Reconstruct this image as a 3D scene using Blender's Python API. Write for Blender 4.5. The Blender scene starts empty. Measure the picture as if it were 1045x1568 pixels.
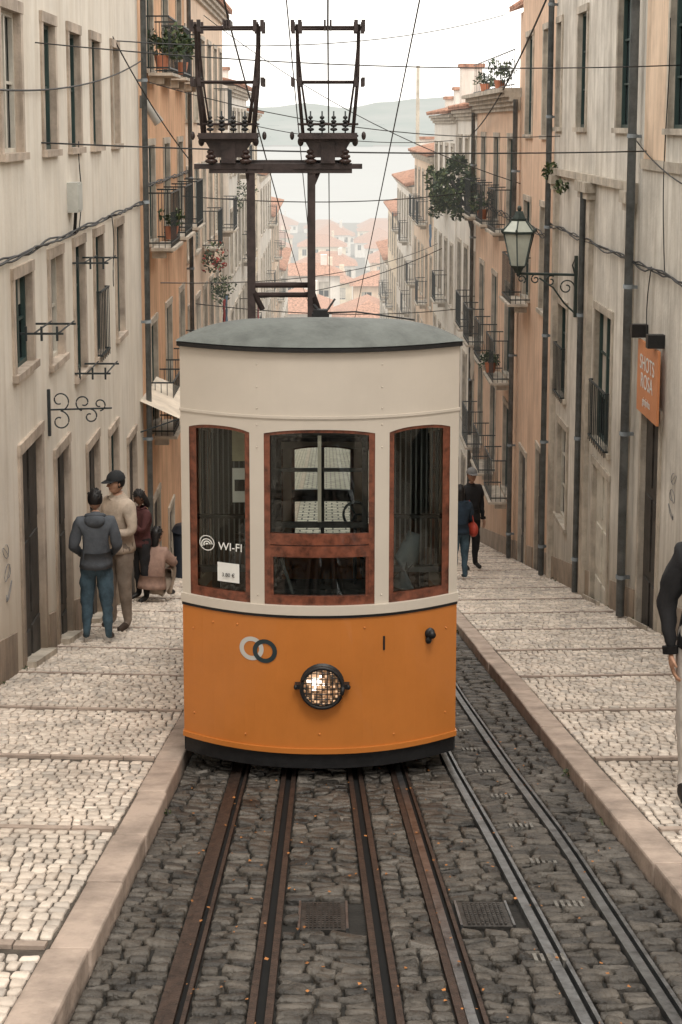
import bpy, bmesh, math, random
import numpy as np
from mathutils import Vector, Matrix, noise
random.seed(7); rng=np.random.default_rng(7)
scene=bpy.context.scene
CZ=2.2
def g(y):
    if y<45: return -.234*y
    if y<110: return -10.53-.17*(y-45)
    if y<820: return -21.58-.045*(y-110)
    return -53.5
def side(x,y):
    b=g(y)
    if x<0: return b+.12+.045*min(1,max(0,(-.99-x)/1.96))
    return b+.12+.03*min(1,max(0,(x-1.66)/2.3))

# ------------------------------------------------------------------ materials
def nmath(nt,op,a,b=None,clamp=False):
    n=nt.nodes.new('ShaderNodeMath');n.operation=op;n.use_clamp=clamp
    for i,v in enumerate((a,b)):
        if v is None: continue
        if isinstance(v,(int,float)): n.inputs[i].default_value=v
        else: nt.links.new(v,n.inputs[i])
    return n.outputs[0]
def haze_out(nt,shader,out):  # aerial haze painted into the material: pale emission growing with world Y
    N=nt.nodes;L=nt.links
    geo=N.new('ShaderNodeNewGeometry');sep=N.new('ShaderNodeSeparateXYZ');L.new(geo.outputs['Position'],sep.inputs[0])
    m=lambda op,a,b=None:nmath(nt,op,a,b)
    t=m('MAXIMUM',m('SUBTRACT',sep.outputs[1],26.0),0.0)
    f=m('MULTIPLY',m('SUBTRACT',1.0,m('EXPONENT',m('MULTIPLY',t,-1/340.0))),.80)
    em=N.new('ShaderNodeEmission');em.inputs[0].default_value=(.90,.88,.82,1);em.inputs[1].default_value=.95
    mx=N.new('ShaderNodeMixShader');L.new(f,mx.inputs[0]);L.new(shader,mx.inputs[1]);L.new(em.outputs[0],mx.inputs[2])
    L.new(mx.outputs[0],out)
MC={}
def mat(name,col,rough=.7,var=.15,scale=3,bump=.15,bscale=40,streak=0,metal=0,tint=0,haze=False,spec=.4,coat=0,dirt=None,tintcol=None,base=0,rvar=0):
    if name in MC: return MC[name]
    m=bpy.data.materials.new(name);m.use_nodes=True;nt=m.node_tree;N=nt.nodes;L=nt.links
    bs=N['Principled BSDF'];out=N['Material Output']
    bs.inputs['Roughness'].default_value=rough;bs.inputs['Metallic'].default_value=metal
    bs.inputs['Specular IOR Level'].default_value=spec
    if coat: bs.inputs['Coat Weight'].default_value=coat
    tc=N.new('ShaderNodeTexCoord')
    n1=N.new('ShaderNodeTexNoise');n1.inputs['Scale'].default_value=scale;n1.inputs['Detail'].default_value=5;n1.inputs['Roughness'].default_value=.65
    L.new(tc.outputs['Object'],n1.inputs['Vector'])
    cr=N.new('ShaderNodeValToRGB');L.new(n1.outputs['Fac'],cr.inputs[0])
    c=Vector(col)
    d=Vector(dirt) if dirt else c*(1-2.2*var)
    cr.color_ramp.elements[0].position=.3;cr.color_ramp.elements[0].color=(*d,1)
    cr.color_ramp.elements[1].position=.62;cr.color_ramp.elements[1].color=(*(c*(1+.4*var)),1)
    last=cr.outputs[0]
    def mul(a,b):
        mm=N.new('ShaderNodeMix');mm.data_type='RGBA';mm.blend_type='MULTIPLY';mm.inputs[0].default_value=1
        L.new(a,mm.inputs[6]);L.new(b,mm.inputs[7]);return mm.outputs[2]
    if streak:
        mp=N.new('ShaderNodeMapping');mp.inputs['Scale'].default_value=(3,3,.28)
        L.new(tc.outputs['Object'],mp.inputs[0])
        n2=N.new('ShaderNodeTexNoise');n2.inputs['Scale'].default_value=1.6;n2.inputs['Detail'].default_value=5;n2.inputs['Roughness'].default_value=.7
        L.new(mp.outputs[0],n2.inputs['Vector'])
        r2=N.new('ShaderNodeValToRGB');r2.color_ramp.elements[0].position=.36;r2.color_ramp.elements[1].position=.58
        v=1-streak
        r2.color_ramp.elements[0].color=(v*1.0,v*.97,v*.93,1);r2.color_ramp.elements[1].color=(1,1,1,1)
        L.new(n2.outputs['Fac'],r2.inputs[0]);last=mul(last,r2.outputs[0])
    if base:
        sp=N.new('ShaderNodeSeparateXYZ');L.new(tc.outputs['Object'],sp.inputs[0])
        h=nmath(nt,'ADD',sp.outputs[2],nmath(nt,'MULTIPLY',sp.outputs[1],.234))
        h=nmath(nt,'SUBTRACT',h,nmath(nt,'MULTIPLY',n1.outputs['Fac'],1.6))
        r4=N.new('ShaderNodeValToRGB');r4.color_ramp.elements[0].position=0;r4.color_ramp.elements[1].position=1
        k=1-base;r4.color_ramp.elements[0].color=(k,k*.96,k*.9,1);r4.color_ramp.elements[1].color=(1,1,1,1)
        L.new(nmath(nt,'DIVIDE',nmath(nt,'ADD',h,.6),1.4,True),r4.inputs[0]);last=mul(last,r4.outputs[0])
    if tint:
        at=N.new('ShaderNodeAttribute');at.attribute_name='tint'
        r3=N.new('ShaderNodeValToRGB');L.new(at.outputs['Fac'],r3.inputs[0])
        lo=1-tint;r3.color_ramp.elements[0].color=(lo,lo,lo,1);r3.color_ramp.elements[1].color=(1+tint*.6,1+tint*.55,1+tint*.45,1)
        e=r3.color_ramp.elements.new(.5);e.color=(*(tintcol or (1,.96,.92)),1);last=mul(last,r3.outputs[0])
    L.new(last,bs.inputs['Base Color'])
    if rvar: L.new(nmath(nt,'ADD',nmath(nt,'MULTIPLY',n1.outputs['Fac'],rvar),rough-rvar*.5),bs.inputs['Roughness'])
    if bump:
        n3=N.new('ShaderNodeTexNoise');n3.inputs['Scale'].default_value=bscale;n3.inputs['Detail'].default_value=3
        L.new(tc.outputs['Object'],n3.inputs['Vector'])
        bp=N.new('ShaderNodeBump');bp.inputs['Strength'].default_value=bump;bp.inputs['Distance'].default_value=.02
        L.new(n3.outputs['Fac'],bp.inputs['Height']);L.new(bp.outputs[0],bs.inputs['Normal'])
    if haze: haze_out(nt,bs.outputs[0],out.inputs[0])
    MC[name]=m;return m
def glass_mat():
    m=bpy.data.materials.new('tram_glass');m.use_nodes=True;nt=m.node_tree;N=nt.nodes;L=nt.links
    N.remove(N['Principled BSDF']);out=N['Material Output']
    t=N.new('ShaderNodeBsdfTransparent');t.inputs[0].default_value=(.93,.95,.93,1)
    gl=N.new('ShaderNodeBsdfGlossy');gl.inputs['Roughness'].default_value=.02
    fr=N.new('ShaderNodeFresnel');fr.inputs[0].default_value=1.4
    mx=N.new('ShaderNodeMixShader');L.new(fr.outputs[0],mx.inputs[0]);L.new(t.outputs[0],mx.inputs[1]);L.new(gl.outputs[0],mx.inputs[2]);L.new(mx.outputs[0],out.inputs[0])
    return m
def emis(name,col,s,rough=.3):
    m=bpy.data.materials.new(name);m.use_nodes=True;b=m.node_tree.nodes['Principled BSDF']
    b.inputs['Base Color'].default_value=(*[c*.5 for c in col],1);b.inputs['Emission Color'].default_value=(*col,1);b.inputs['Emission Strength'].default_value=s
    b.inputs['Roughness'].default_value=rough
    return m

# ------------------------------------------------------------------ mesh builder
class MB:
    def __init__(s): s.v=[];s.f=[];s.m=[];s.mats=[];s.sm=[]
    def mi(s,m):
        if m not in s.mats: s.mats.append(m)
        return s.mats.index(m)
    def add(s,vs,fs,m,smooth=False):
        o=len(s.v);s.v.extend([tuple(v) for v in vs]);k=s.mi(m)
        for f in fs: s.f.append(tuple(i+o for i in f));s.m.append(k);s.sm.append(smooth)
    def obj(s,name,parent=None):
        me=bpy.data.meshes.new(name);me.from_pydata(s.v,[],s.f)
        for m in s.mats: me.materials.append(m)
        me.polygons.foreach_set('material_index',s.m);me.polygons.foreach_set('use_smooth',s.sm);me.update()
        o=bpy.data.objects.new(name,me);scene.collection.objects.link(o)
        if parent: o.parent=parent
        return o
HF=[(0,1,3,2),(4,6,7,5),(0,4,5,1),(2,3,7,6),(0,2,6,4),(1,5,7,3)]
def box(mb,x0,x1,y0,y1,z0,z1,m,sh=0,yr=0):
    vs=[(x,y,z-sh*(y-yr)) for x in(x0,x1) for y in(y0,y1) for z in(z0,z1)]
    mb.add(vs,HF,m)
def mbox(mb,mp,a0,a1,d0,d1,z0,z1,m):
    mb.add([mp(a,d,z) for a in(a0,a1) for d in(d0,d1) for z in(z0,z1)],HF,m)
def tube(mb,pts,r,m,n=6,smooth=True,cap=True):
    pts=[Vector(p) for p in pts];k=len(pts);rs=r if isinstance(r,(list,tuple)) else [r]*k
    vs=[];up=Vector((0,0,1))
    for i,p in enumerate(pts):
        d=(pts[min(i+1,k-1)]-pts[max(i-1,0)]);d=d.normalized() if d.length>1e-9 else Vector((0,0,1))
        a=d.cross(up) if abs(d.dot(up))<.95 else d.cross(Vector((1,0,0)))
        a.normalize();b=d.cross(a)
        for j in range(n):
            t=2*math.pi*j/n;vs.append(p+(a*math.cos(t)+b*math.sin(t))*rs[i])
    fs=[(i*n+j,i*n+(j+1)%n,(i+1)*n+(j+1)%n,(i+1)*n+j) for i in range(k-1) for j in range(n)]
    if cap: fs+= [tuple(range(n)),tuple((k-1)*n+j for j in range(n))]
    mb.add(vs,fs,m,smooth)
def ell(mb,c,r,m,seg=14,rings=9,M=None,keep=None,smooth=True):
    c=Vector(c);vs=[]
    M=M or Matrix.Identity(3)
    for i in range(rings+1):
        ph=math.pi*i/rings
        for j in range(seg):
            th=2*math.pi*j/seg
            vs.append((math.sin(ph)*math.cos(th),math.sin(ph)*math.sin(th),math.cos(ph)))
    fs=[]
    for i in range(rings):
        for j in range(seg):
            f=(i*seg+j,i*seg+(j+1)%seg,(i+1)*seg+(j+1)%seg,(i+1)*seg+j)
            if keep:
                q=sum((Vector(vs[k]) for k in f),Vector())/4
                if not keep(q): continue
            fs.append(f)
    mb.add([c+M@Vector((v[0]*r[0],v[1]*r[1],v[2]*r[2])) for v in vs],fs,m,smooth)
def empty(name):
    e=bpy.data.objects.new(name,None);scene.collection.objects.link(e);e.empty_display_size=.2;return e
def wire(name,a,b,r=.008,sag=.15,m=None,n=14):
    mb=MB();a=Vector(a);b=Vector(b);pts=[]
    for i in range(n+1):
        t=i/n;p=a.lerp(b,t);p.z-=sag*4*t*(1-t);pts.append(p)
    tube(mb,pts,r,m or M_cable,5);return mb.obj(name)

# ------------------------------------------------------------------ palette
M_cable=mat('cable_black',(.03,.03,.03),.6,bump=0)
M_iron=mat('wrought_iron',(.03,.038,.04),.5,.2,20,bump=0,haze=True)
M_stone=mat('limestone_trim',(.56,.50,.42),.85,.2,2.5,.3,30,streak=.25,haze=True)
M_stone2=mat('pink_limestone_trim',(.54,.45,.37),.85,.2,2.5,.3,30,streak=.25,haze=True,base=.4)
M_glass=mat('window_glass',(.03,.038,.042),.08,.2,1.5,bump=0,haze=True,spec=.6)
M_wframe=mat('window_frame_paint',(.62,.58,.5),.6,.12,haze=True,bump=0)
M_gframe=mat('window_frame_green',(.04,.07,.065),.5,.15,haze=True,bump=0)
M_door=mat('door_wood',(.05,.045,.04),.6,.3,5,haze=True)
M_roof=mat('terracotta_tiles',(.46,.25,.17),.85,.3,6,.6,12,haze=True)
M_curt=mat('curtain_cloth',(.5,.46,.4),.9,.1,haze=True,bump=0)
M_pipe=mat('drainpipe_paint',(.20,.22,.23),.6,.25,4)
M_leafA=mat('leaf_dark',(.035,.06,.025),.6,.3,8,bump=0,haze=True)
M_leafB=mat('leaf_light',(.10,.13,.05),.6,.3,8,bump=0,haze=True)
M_red=mat('geranium_red',(.35,.04,.03),.7,bump=0,haze=True)
M_pot=mat('clay_pot',(.35,.13,.07),.8)

def leaves(name,blobs,n,size,mats,parent=None):
    mb=MB();w=[b[1]**2 for b in blobs];tot=sum(w)
    for (c,r),ww in zip(blobs,w):
        for _ in range(int(n*ww/tot)):
            d=Vector((random.gauss(0,1),random.gauss(0,1),random.gauss(0,1))).normalized()*r*random.uniform(.35,1)**.6
            p=Vector(c)+d
            a=Vector((random.gauss(0,1),random.gauss(0,1),random.gauss(0,1))).normalized()
            b=a.cross(Vector((random.gauss(0,1),random.gauss(0,1),random.gauss(0,1)))).normalized()
            s=size*random.uniform(.6,1.3)
            mb.add([p-a*s,p+b*s*.45,p+a*s,p-b*s*.45],[(0,1,2,3)],random.choice(mats))
    return mb.obj(name,parent)

def wall(B,mp,a0,a1,z0,z1,ops,mwall,mstone=None,depth=.10,trim=True,fine=True):
    W=B['walls'];mstone=mstone or M_stone
    As=sorted(set([a0,a1]+[o[0] for o in ops]+[o[1] for o in ops]));Zs=sorted(set([z0,z1]+[o[2] for o in ops]+[o[3] for o in ops]))
    As=[a for a in As if a0<=a<=a1];Zs=[z for z in Zs if z0<=z<=z1]
    for i in range(len(As)-1):
        for j in range(len(Zs)-1):
            ca=(As[i]+As[i+1])/2;cz=(Zs[j]+Zs[j+1])/2
            if any(o[0]<ca<o[1] and o[2]<cz<o[3] for o in ops): continue
            W.add([mp(As[i],0,Zs[j]),mp(As[i+1],0,Zs[j]),mp(As[i+1],0,Zs[j+1]),mp(As[i],0,Zs[j+1])],[(0,1,2,3)],mwall)
    for o in ops:
        p,q,r,s,k=o[:5];fr=o[5] if len(o)>5 and o[5] else M_wframe
        for A,Bq in (((p,r),(q,r)),((q,r),(q,s)),((q,s),(p,s)),((p,s),(p,r))):
            W.add([mp(A[0],0,A[1]),mp(Bq[0],0,Bq[1]),mp(Bq[0],-depth-.05,Bq[1]),mp(A[0],-depth-.05,A[1])],[(0,1,2,3)],mstone)
        T=B['trim']
        if trim:
            t=.10;e=.025
            mbox(T,mp,p-t,p,-.002,e,r,s,mstone);mbox(T,mp,q,q+t,-.002,e,r,s,mstone)
            mbox(T,mp,p-t-.01,q+t+.01,-.002,e+.008,s,s+t*1.1,mstone)
            if k!='door': mbox(T,mp,p-t-.02,q+t+.02,-.002,e+.035,r-.07,r,mstone)
        F=B['frames'];G=B['glass']
        if k=='door':
            mbox(F,mp,p,q,-depth,-depth+.05,r,s,fr)
            if fine:
                c=(p+q)/2
                for zz in range(3):
                    hh=(s-r)/3
                    for aa,bb in((p+.08,c-.05),(c+.05,q-.08)):
                        mbox(F,mp,aa,bb,-depth+.05,-depth+.07,r+zz*hh+.08,r+(zz+1)*hh-.06,fr)
            continue
        if k=='shut':
            mbox(F,mp,p,(p+q)/2-.01,-.07,-.03,r,s,fr);mbox(F,mp,(p+q)/2+.01,q,-.07,-.03,r,s,fr)
            n=int((s-r)/.09)
            for i in range(n):
                zz=r+.06+i*.09
                mbox(F,mp,p+.05,q-.05,-.03,-.012,zz,zz+.045,fr)
            continue
        mbox(G,mp,p,q,-depth-.03,-depth,r,s,M_glass)
        if random.random()<.45:
            hh=s-(s-r)*random.uniform(.3,.9);mbox(G,mp,p+.07,p+(q-p)*random.choice((.35,.95)),-depth+.002,-depth+.006,hh,s-.05,M_curt)
        w=.045
        mbox(F,mp,p,p+w,-depth+.006,-depth+.05,r,s,fr);mbox(F,mp,q-w,q,-depth+.006,-depth+.05,r,s,fr)
        mbox(F,mp,p+w,q-w,-depth+.006,-depth+.05,r,r+w,fr);mbox(F,mp,p+w,q-w,-depth+.006,-depth+.05,s-w,s,fr)
        c=(p+q)/2;mbox(F,mp,c-.028,c+.028,-depth+.006,-depth+.055,r+w,s-w,fr)
        if fine:
            nb=max(2,int((s-r)/.5))
            for i in range(1,nb):
                zz=r+(s-r)*i/nb
                mbox(F,mp,p+w,c-.028,-depth+.006,-depth+.035,zz-.014,zz+.014,fr);mbox(F,mp,c+.028,q-w,-depth+.006,-depth+.035,zz-.014,zz+.014,fr)
        if k in('bal','rail'):
            R=B['railings'];out=.40 if k=='bal' else .08
            pa,qa=(p-.26,q+.26) if k=='bal' else (p-.02,q+.02)
            if k=='bal':
                mbox(T,mp,pa-.05,qa+.05,0.066,out+.06,r-.12,r-.071,mstone);mbox(T,mp,pa+.1,pa+.2,.066,out-.1,r-.25,r-.121,mstone);mbox(T,mp,qa-.2,qa-.1,.066,out-.1,r-.25,r-.121,mstone)
            hh=.90;zb=r-.07
            for zt in (zb+.08,zb+hh):
                mbox(R,mp,pa,qa,out-.012,out+.012,zt-.012,zt+.012,M_iron)
                for e in(pa,qa): mbox(R,mp,e-.010,e+.010,.02,out-.013,zt-.012,zt+.012,M_iron)
            n=int((qa-pa)/.13);bw=.0055
            for i in range(n+1):
                a=pa+(qa-pa)*i/n;mbox(R,mp,a-bw,a+bw,out-bw,out+bw,zb,zb+hh-.013,M_iron)
            for e in(pa,qa):
                for i in range(1,4):
                    dd=out*i/4;mbox(R,mp,e-bw,e+bw,dd-bw,dd+bw,zb,zb+hh-.013,M_iron)
def building(name,x,n,y0,y1,ztop,col_mat,ops,deep=9,roof=True,eave=.3,plinth=True,trimcol=None,fine=True,cornice=True,roofh=1.1):
    E=empty(name);B={k:MB() for k in('walls','trim','frames','glass','railings','roof')}
    mp=lambda a,d,z:(x+n*d,a,z)
    y0+=.004;y1-=.004;zb=g(y1)-.6
    wall(B,mp,y0,y1,zb,ztop,ops,col_mat,trimcol,fine=fine)
    xb=x-n*deep;W=B['walls']
    for yy in(y0,y1): W.add([(x,yy,zb),(xb,yy,zb),(xb,yy,ztop),(x,yy,ztop)],[(0,1,2,3)],col_mat)
    W.add([(xb,y0,zb),(xb,y1,zb),(xb,y1,ztop),(xb,y0,ztop)],[(0,1,2,3)],col_mat)
    if cornice:
        for i,(h,e) in enumerate(((.10,.08),(.09,.15),(.08,.22))):
            mbox(B['trim'],mp,y0,y1,-.01,e,ztop-.27+i*.092,ztop-.27+i*.092+.09,trimcol or M_stone)
    if roof:
        R=B['roof'];xe=x+n*eave;xm=(x+xb)/2;z2=ztop+.02;t=.07
        for s in(0,1):
            A=(xe,z2) if s==0 else (xb-n*.2,z2)
            R.add([(A[0],y0,A[1]),(A[0],y1,A[1]),(xm,y1,z2+roofh),(xm,y0,z2+roofh),(A[0],y0,A[1]+t),(A[0],y1,A[1]+t),(xm,y1,z2+roofh+t),(xm,y0,z2+roofh+t)],[(0,1,2,3),(4,5,6,7),(0,1,5,4),(0,3,7,4),(1,2,6,5)],M_roof)
        for yy in(y0,y1): R.add([(x,yy,ztop),(xb,yy,ztop),(xm,yy,z2+roofh)],[(0,1,2)],col_mat)
        nt=int((y1-y0)/.28)
        for i in range(nt):
            yy=y0+.14+i*.28
            tube(R,[(xe+n*.02,yy,z2+.07),(xm,yy,z2+roofh+.07)],.06,M_roof,6)
    if plinth:
        k=int((y1-y0)/.4)+1;ds=sorted((o[0]-.12,o[1]+.12) for o in ops if o[4]=='door' or o[2]<side(x,o[0])+.5)
        for i in range(k):
            a=y0+(y1-y0)*i/k;b=y0+(y1-y0)*(i+1)/k
            if any(a<q and b>p for p,q in ds): continue
            vs=[mp(aa,dd,(g(b)-.3) if kk==0 else side(x,aa)+.40) for aa in(a,b) for dd in(-.002,.022) for kk in(0,1)]
            B['trim'].add(vs,HF,trimcol or M_stone2)
    for k,v in B.items():
        if v.f: v.obj(k,E)
    return E
def auto_ops(y0,y1,ztop,fl=3.1,sp=2.2,w=.95,h=1.9,kinds=('bal','win','win','shut'),fr=None,door=True):
    ops=[];nn=max(1,int((y1-y0)/sp));z=ztop-.7-h
    while True:
        any_=False
        for i in range(nn):
            c=y0+(y1-y0)*(i+.5)/nn
            if z>g(c)+2.6:
                k=random.choice(kinds);ops.append((c-w/2,c+w/2,z,z+h,k,random.choice(fr) if fr else None));any_=True
        if not any_: break
        z-=fl
    if door:
        for i in range(nn):
            c=y0+(y1-y0)*(i+.5)/nn;b=side(3,c)-.02
            top=b+2.3;ok=all(not(o[0]<c<o[1] and o[2]<top+.35) for o in ops)
            if ok: ops.append((c-w/2,c+w/2,b-.3,top,'door',M_door))
    return ops
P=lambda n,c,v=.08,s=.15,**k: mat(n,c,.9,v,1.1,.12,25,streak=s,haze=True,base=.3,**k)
PL_cream=P('plaster_cream',(.80,.74,.65),.06,.12)
PL_orange=P('plaster_orange',(.76,.47,.29),.10,.22)
PL_pale=P('plaster_pale_apricot',(.79,.62,.48))
PL_white=P('plaster_white',(.80,.76,.70))
PL_grey=mat('plaster_weathered',(.74,.70,.63),.9,.2,.8,.25,20,streak=.28,haze=True,dirt=(.50,.47,.42),base=.35)
PL_peach=P('plaster_peach',(.80,.58,.43),.09,.2)
PL_yellow=P('plaster_yellow',(.78,.67,.51))
G=M_gframe
XL,XR=-2.95,3.95
z=lambda D:CZ-D
ops=[]
for a,b in((13.45,14.3),(15.45,16.1),(17.0,17.7),(18.6,19.25),(20.4,21.0)):
    ops.append((a,b,z(.27),z(-1.05),'win',M_wframe if a<14 or a>20 else G))
ops+=[(13.75,14.55,z(2.35),z(1.45),'win',G),(15.55,16.25,z(2.55),z(1.42),'win',M_wframe),(17.1,17.75,z(2.95),z(1.42),'win',G),(18.6,19.25,z(2.95),z(1.42),'rail',G),(20.5,21.15,z(2.98),z(1.42),'win',G)]
ops+=[(13.85,14.85,-3.7,z(3.15),'door',M_door),(15.65,16.4,-4.2,z(3.6),'door',M_door),(17.75,18.55,-4.6,z(4.0),'door',M_door),(19.6,20.3,z(5.3),z(4.2),'win',G),(21.4,22.2,-5.5,z(4.7),'door',M_door)]
for a in(5.5,8,10.5): ops+=[(a,a+.8,z(.27),z(-1.05),'win'),(a,a+.8,z(2.0),z(1.0),'win')]
building('cream_townhouse',XL,1,2,23.3,4.75,PL_cream,ops,trimcol=M_stone2)
def rowops(cs,levels,w,h,kinds,fr):
    o=[]
    for c in cs:
        for L_,k in zip(levels,kinds): o.append((c-w/2,c+w/2,L_,L_+h,k,fr))
    return o
ops=rowops((24.8,27.2,29.7),(z(-.9),z(1.95)),.85,1.6,('bal','bal'),G)+rowops((24.8,27.2,29.7),(z(5.1),),.85,1.75,('bal',),G)
ops+=[(24.4,25.3,-6.9,-4.2,'door',M_door),(26.8,27.6,-7.5,-5.0,'door',M_door),(29.3,30.1,-8,-5.7,'door',M_door)]
building('orange_townhouse',XL,1,23.3,31,5.1,PL_orange,ops)
building('apricot_townhouse',XL-.05,1,31,43,5.3,PL_pale,auto_ops(31,43,4.9,3.0,2.0,fr=(G,M_wframe)),fine=False)
building('white_townhouse',XL+.1,1,43,53,3.3,PL_white,auto_ops(43,53,3.3,3.0,2.0,fr=(G,M_wframe)),fine=False)
building('yellow_townhouse',XL,1,53,63,2.6,PL_yellow,auto_ops(53,63,2.6,3.0,2.2),fine=False)
building('white_townhouse',XL+.1,1,63,76,.0,PL_white,auto_ops(63,76,.0,3.0,2.2),fine=False)
building('apricot_townhouse',XL,1,76,92,-2.6,PL_pale,auto_ops(76,92,-2.6,3.0,2.3),fine=False)
building('white_townhouse',XL+.1,1,92,108,-7.0,PL_white,auto_ops(92,108,-7.0,3.0,2.4),fine=False)
ops=[(16.15,17.05,z(.05),z(-1.7),'win',G),(13.2,14.1,z(.05),z(-1.7),'win',G),(10,10.9,z(.05),z(-1.7),'win',G),(7,7.9,z(.05),z(-1.7),'win',G),
     (17.05,18.0,g(18)-.2,z(3.45),'door',M_door),(14.2,15.1,g(15)-.2,z(2.9),'door',M_door),(11.5,12.4,g(12)+.9,g(12)+2.6,'win'),(8.5,9.4,g(9)+.9,g(9)+2.6,'win')]
building('weathered_apartment_house',XR,-1,2,18.6,4.9,PL_grey,ops)
ops=[(19.15,20.1,z(.05),z(-1.7),'win',G),(22.55,23.3,z(.05),z(-1.7),'win',G),(24.95,25.4,z(.05),z(-1.7),'win',G),
     (20.1,21.3,z(4.55),z(2.67),'rail',G),(23.9,24.7,z(4.5),z(3.0),'rail',G),
     (20.05,21.2,g(21.2)-.2,z(4.95),'door',M_wframe),(23.6,24.5,z(6.6),z(5.0),'win',M_wframe)]
building('weathered_stone_townhouse',XR,-1,18.6,25.6,4.9,PL_grey,ops)
ops=auto_ops(25.6,30.2,4.6,3.2,2.2,.85,1.9,('win','bal'),(G,M_wframe))
building('peach_townhouse',XR+.03,-1,25.6,30.2,5.1,PL_peach,ops)
ops=rowops((31.6,34.2,37.0),(z(2.2),z(5.4),z(8.0)),.9,1.9,('bal','bal','bal'),G)
building('peach_townhouse',XR,-1,30.2,38.8,2.75,PL_peach,ops,fine=False,roof=False)
mb=MB()
for i,(h,e) in enumerate(((.10,.32),(.09,.42))): box(mb,XR-e,XR+.5,30.25,38.75,2.755+i*.092,2.755+i*.092+.09,M_stone)
mb.obj('cornice',bpy.data.objects['peach_townhouse.001'])
building('white_townhouse',XR+.05,-1,38.8,45,2.6,PL_white,auto_ops(38.8,45,2.5,3.1,2.0,fr=(G,M_wframe)),fine=False)
building('white_townhouse',XR,-1,45,54,2.5,PL_white,auto_ops(45,54,2.2,3.1,2.2),fine=False)
building('apricot_townhouse',XR,-1,54,66,1.0,PL_pale,auto_ops(54,66,1.0,3.1,2.2),fine=False)
building('white_townhouse',XR-.1,-1,66,80,-.6,PL_white,auto_ops(66,80,-.6,3.1,2.2),fine=False)
building('yellow_townhouse',XR,-1,80,94,-2.8,PL_yellow,auto_ops(80,94,-2.8,3.1,2.4),fine=False)
building('white_townhouse',XR,-1,94,108,-6.5,PL_white,auto_ops(94,108,-6.5,3.1,2.4),fine=False)

def cityhouse(name,xc,y,w,d,ztop,m):
    E=empty(name);B={k:MB() for k in('walls','trim','frames','glass','railings','roof')}
    mp=lambda a,dd,zz:(a,y-dd,zz)
    zb=g(y)-2;ops=[];zz=ztop-2.1
    nn=max(1,int(w/2.3))
    while zz>g(y)+.5 and len(ops)<40:
        for i in range(nn):
            c=xc-w/2+w*(i+.5)/nn;ops.append((c-.5,c+.5,zz,zz+1.5,'win',None))
        zz-=3
    wall(B,mp,xc-w/2,xc+w/2,zb,ztop,ops,m,fine=False,trim=False)
    W=B['walls']
    for xx in(xc-w/2,xc+w/2): W.add([(xx,y,zb),(xx,y+d,zb),(xx,y+d,ztop),(xx,y,ztop)],[(0,1,2,3)],m)
    e=.4;h=min(w,d)*.28;R=B['roof']
    x0,x1,y0,y1=xc-w/2-e,xc+w/2+e,y-e,y+d+e;ym=(y0+y1)/2;xm=xc
    if w>d: r0,r1=(x0+d/2,ym,ztop+h),(x1-d/2,ym,ztop+h)
    else: r0,r1=(xm,y0+w/2,ztop+h),(xm,y1-w/2,ztop+h)
    R.add([(x0,y0,ztop),(x1,y0,ztop),(x1,y1,ztop),(x0,y1,ztop),r0,r1],[(0,1,5,4),(2,3,4,5),(1,2,5),(3,0,4)] if w>d else [(0,1,4),(1,2,5,4),(2,3,5),(3,0,4,5)],M_roof)
    box(B['trim'],xc+w*.2,xc+w*.2+.6,y+d*.4,y+d*.4+.9,ztop+.1,ztop+h+.8,m)
    for k,v in B.items():
        if v.f: v.obj(k,E)
pl=[PL_white,PL_pale,PL_white,PL_cream,PL_white,PL_yellow]
cityhouse('city_house',-2.4,118,5.2,9,z(15.2),PL_white)
cityhouse('city_house',3.6,122,5.5,9,z(16.4),PL_pale)
cityhouse('city_house',-9.5,124,6.5,9,z(13.5),PL_yellow)
cityhouse('city_house',10.5,124,6.5,9,z(13.5),PL_white)
for yy,dd,sp in((138,15.8,7),(156,17.2,8),(178,19,8.5),(205,20.8,10),(240,22.8,11),(285,25,13),(340,28,15),(420,32.5,17),(520,38,20),(640,45,24)):
    nx=int(.13*yy/sp)+2
    for i in range(-nx,nx+1):
        cityhouse('city_house',i*sp+random.uniform(-2,2),yy+random.uniform(-7,7),sp*random.uniform(.6,.9),sp*random.uniform(.5,.85),z(dd+random.uniform(-1.6,2.0)),random.choice(pl))

# ------------------------------------------------------------------ ground, river, hills
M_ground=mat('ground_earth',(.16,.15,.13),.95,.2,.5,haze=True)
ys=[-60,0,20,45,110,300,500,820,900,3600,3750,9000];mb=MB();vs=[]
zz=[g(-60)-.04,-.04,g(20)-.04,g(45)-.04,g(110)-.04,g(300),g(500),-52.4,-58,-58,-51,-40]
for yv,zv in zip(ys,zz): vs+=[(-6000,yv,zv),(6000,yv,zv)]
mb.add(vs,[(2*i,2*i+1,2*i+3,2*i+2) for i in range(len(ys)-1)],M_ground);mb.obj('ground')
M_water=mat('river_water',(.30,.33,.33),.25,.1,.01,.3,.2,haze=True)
mb=MB();mb.add([(-6000,815,-52.8),(6000,815,-52.8),(6000,3700,-52.8),(-6000,3700,-52.8)],[(0,1,2,3)],M_water);mb.obj('river_water')
def hillmat():  # scrub colour under painted haze, a constant pale emission mix
    m=mat('hill_scrub_hazed',(.05,.085,.05),.95,.5,.006,0,haze=False,dirt=(.25,.23,.2))
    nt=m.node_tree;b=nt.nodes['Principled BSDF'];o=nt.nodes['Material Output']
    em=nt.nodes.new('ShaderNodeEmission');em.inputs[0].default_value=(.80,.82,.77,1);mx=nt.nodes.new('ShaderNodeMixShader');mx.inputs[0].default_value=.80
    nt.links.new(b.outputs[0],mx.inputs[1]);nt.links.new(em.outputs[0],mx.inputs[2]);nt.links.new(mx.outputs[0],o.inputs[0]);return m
M_hill=hillmat()
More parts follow.
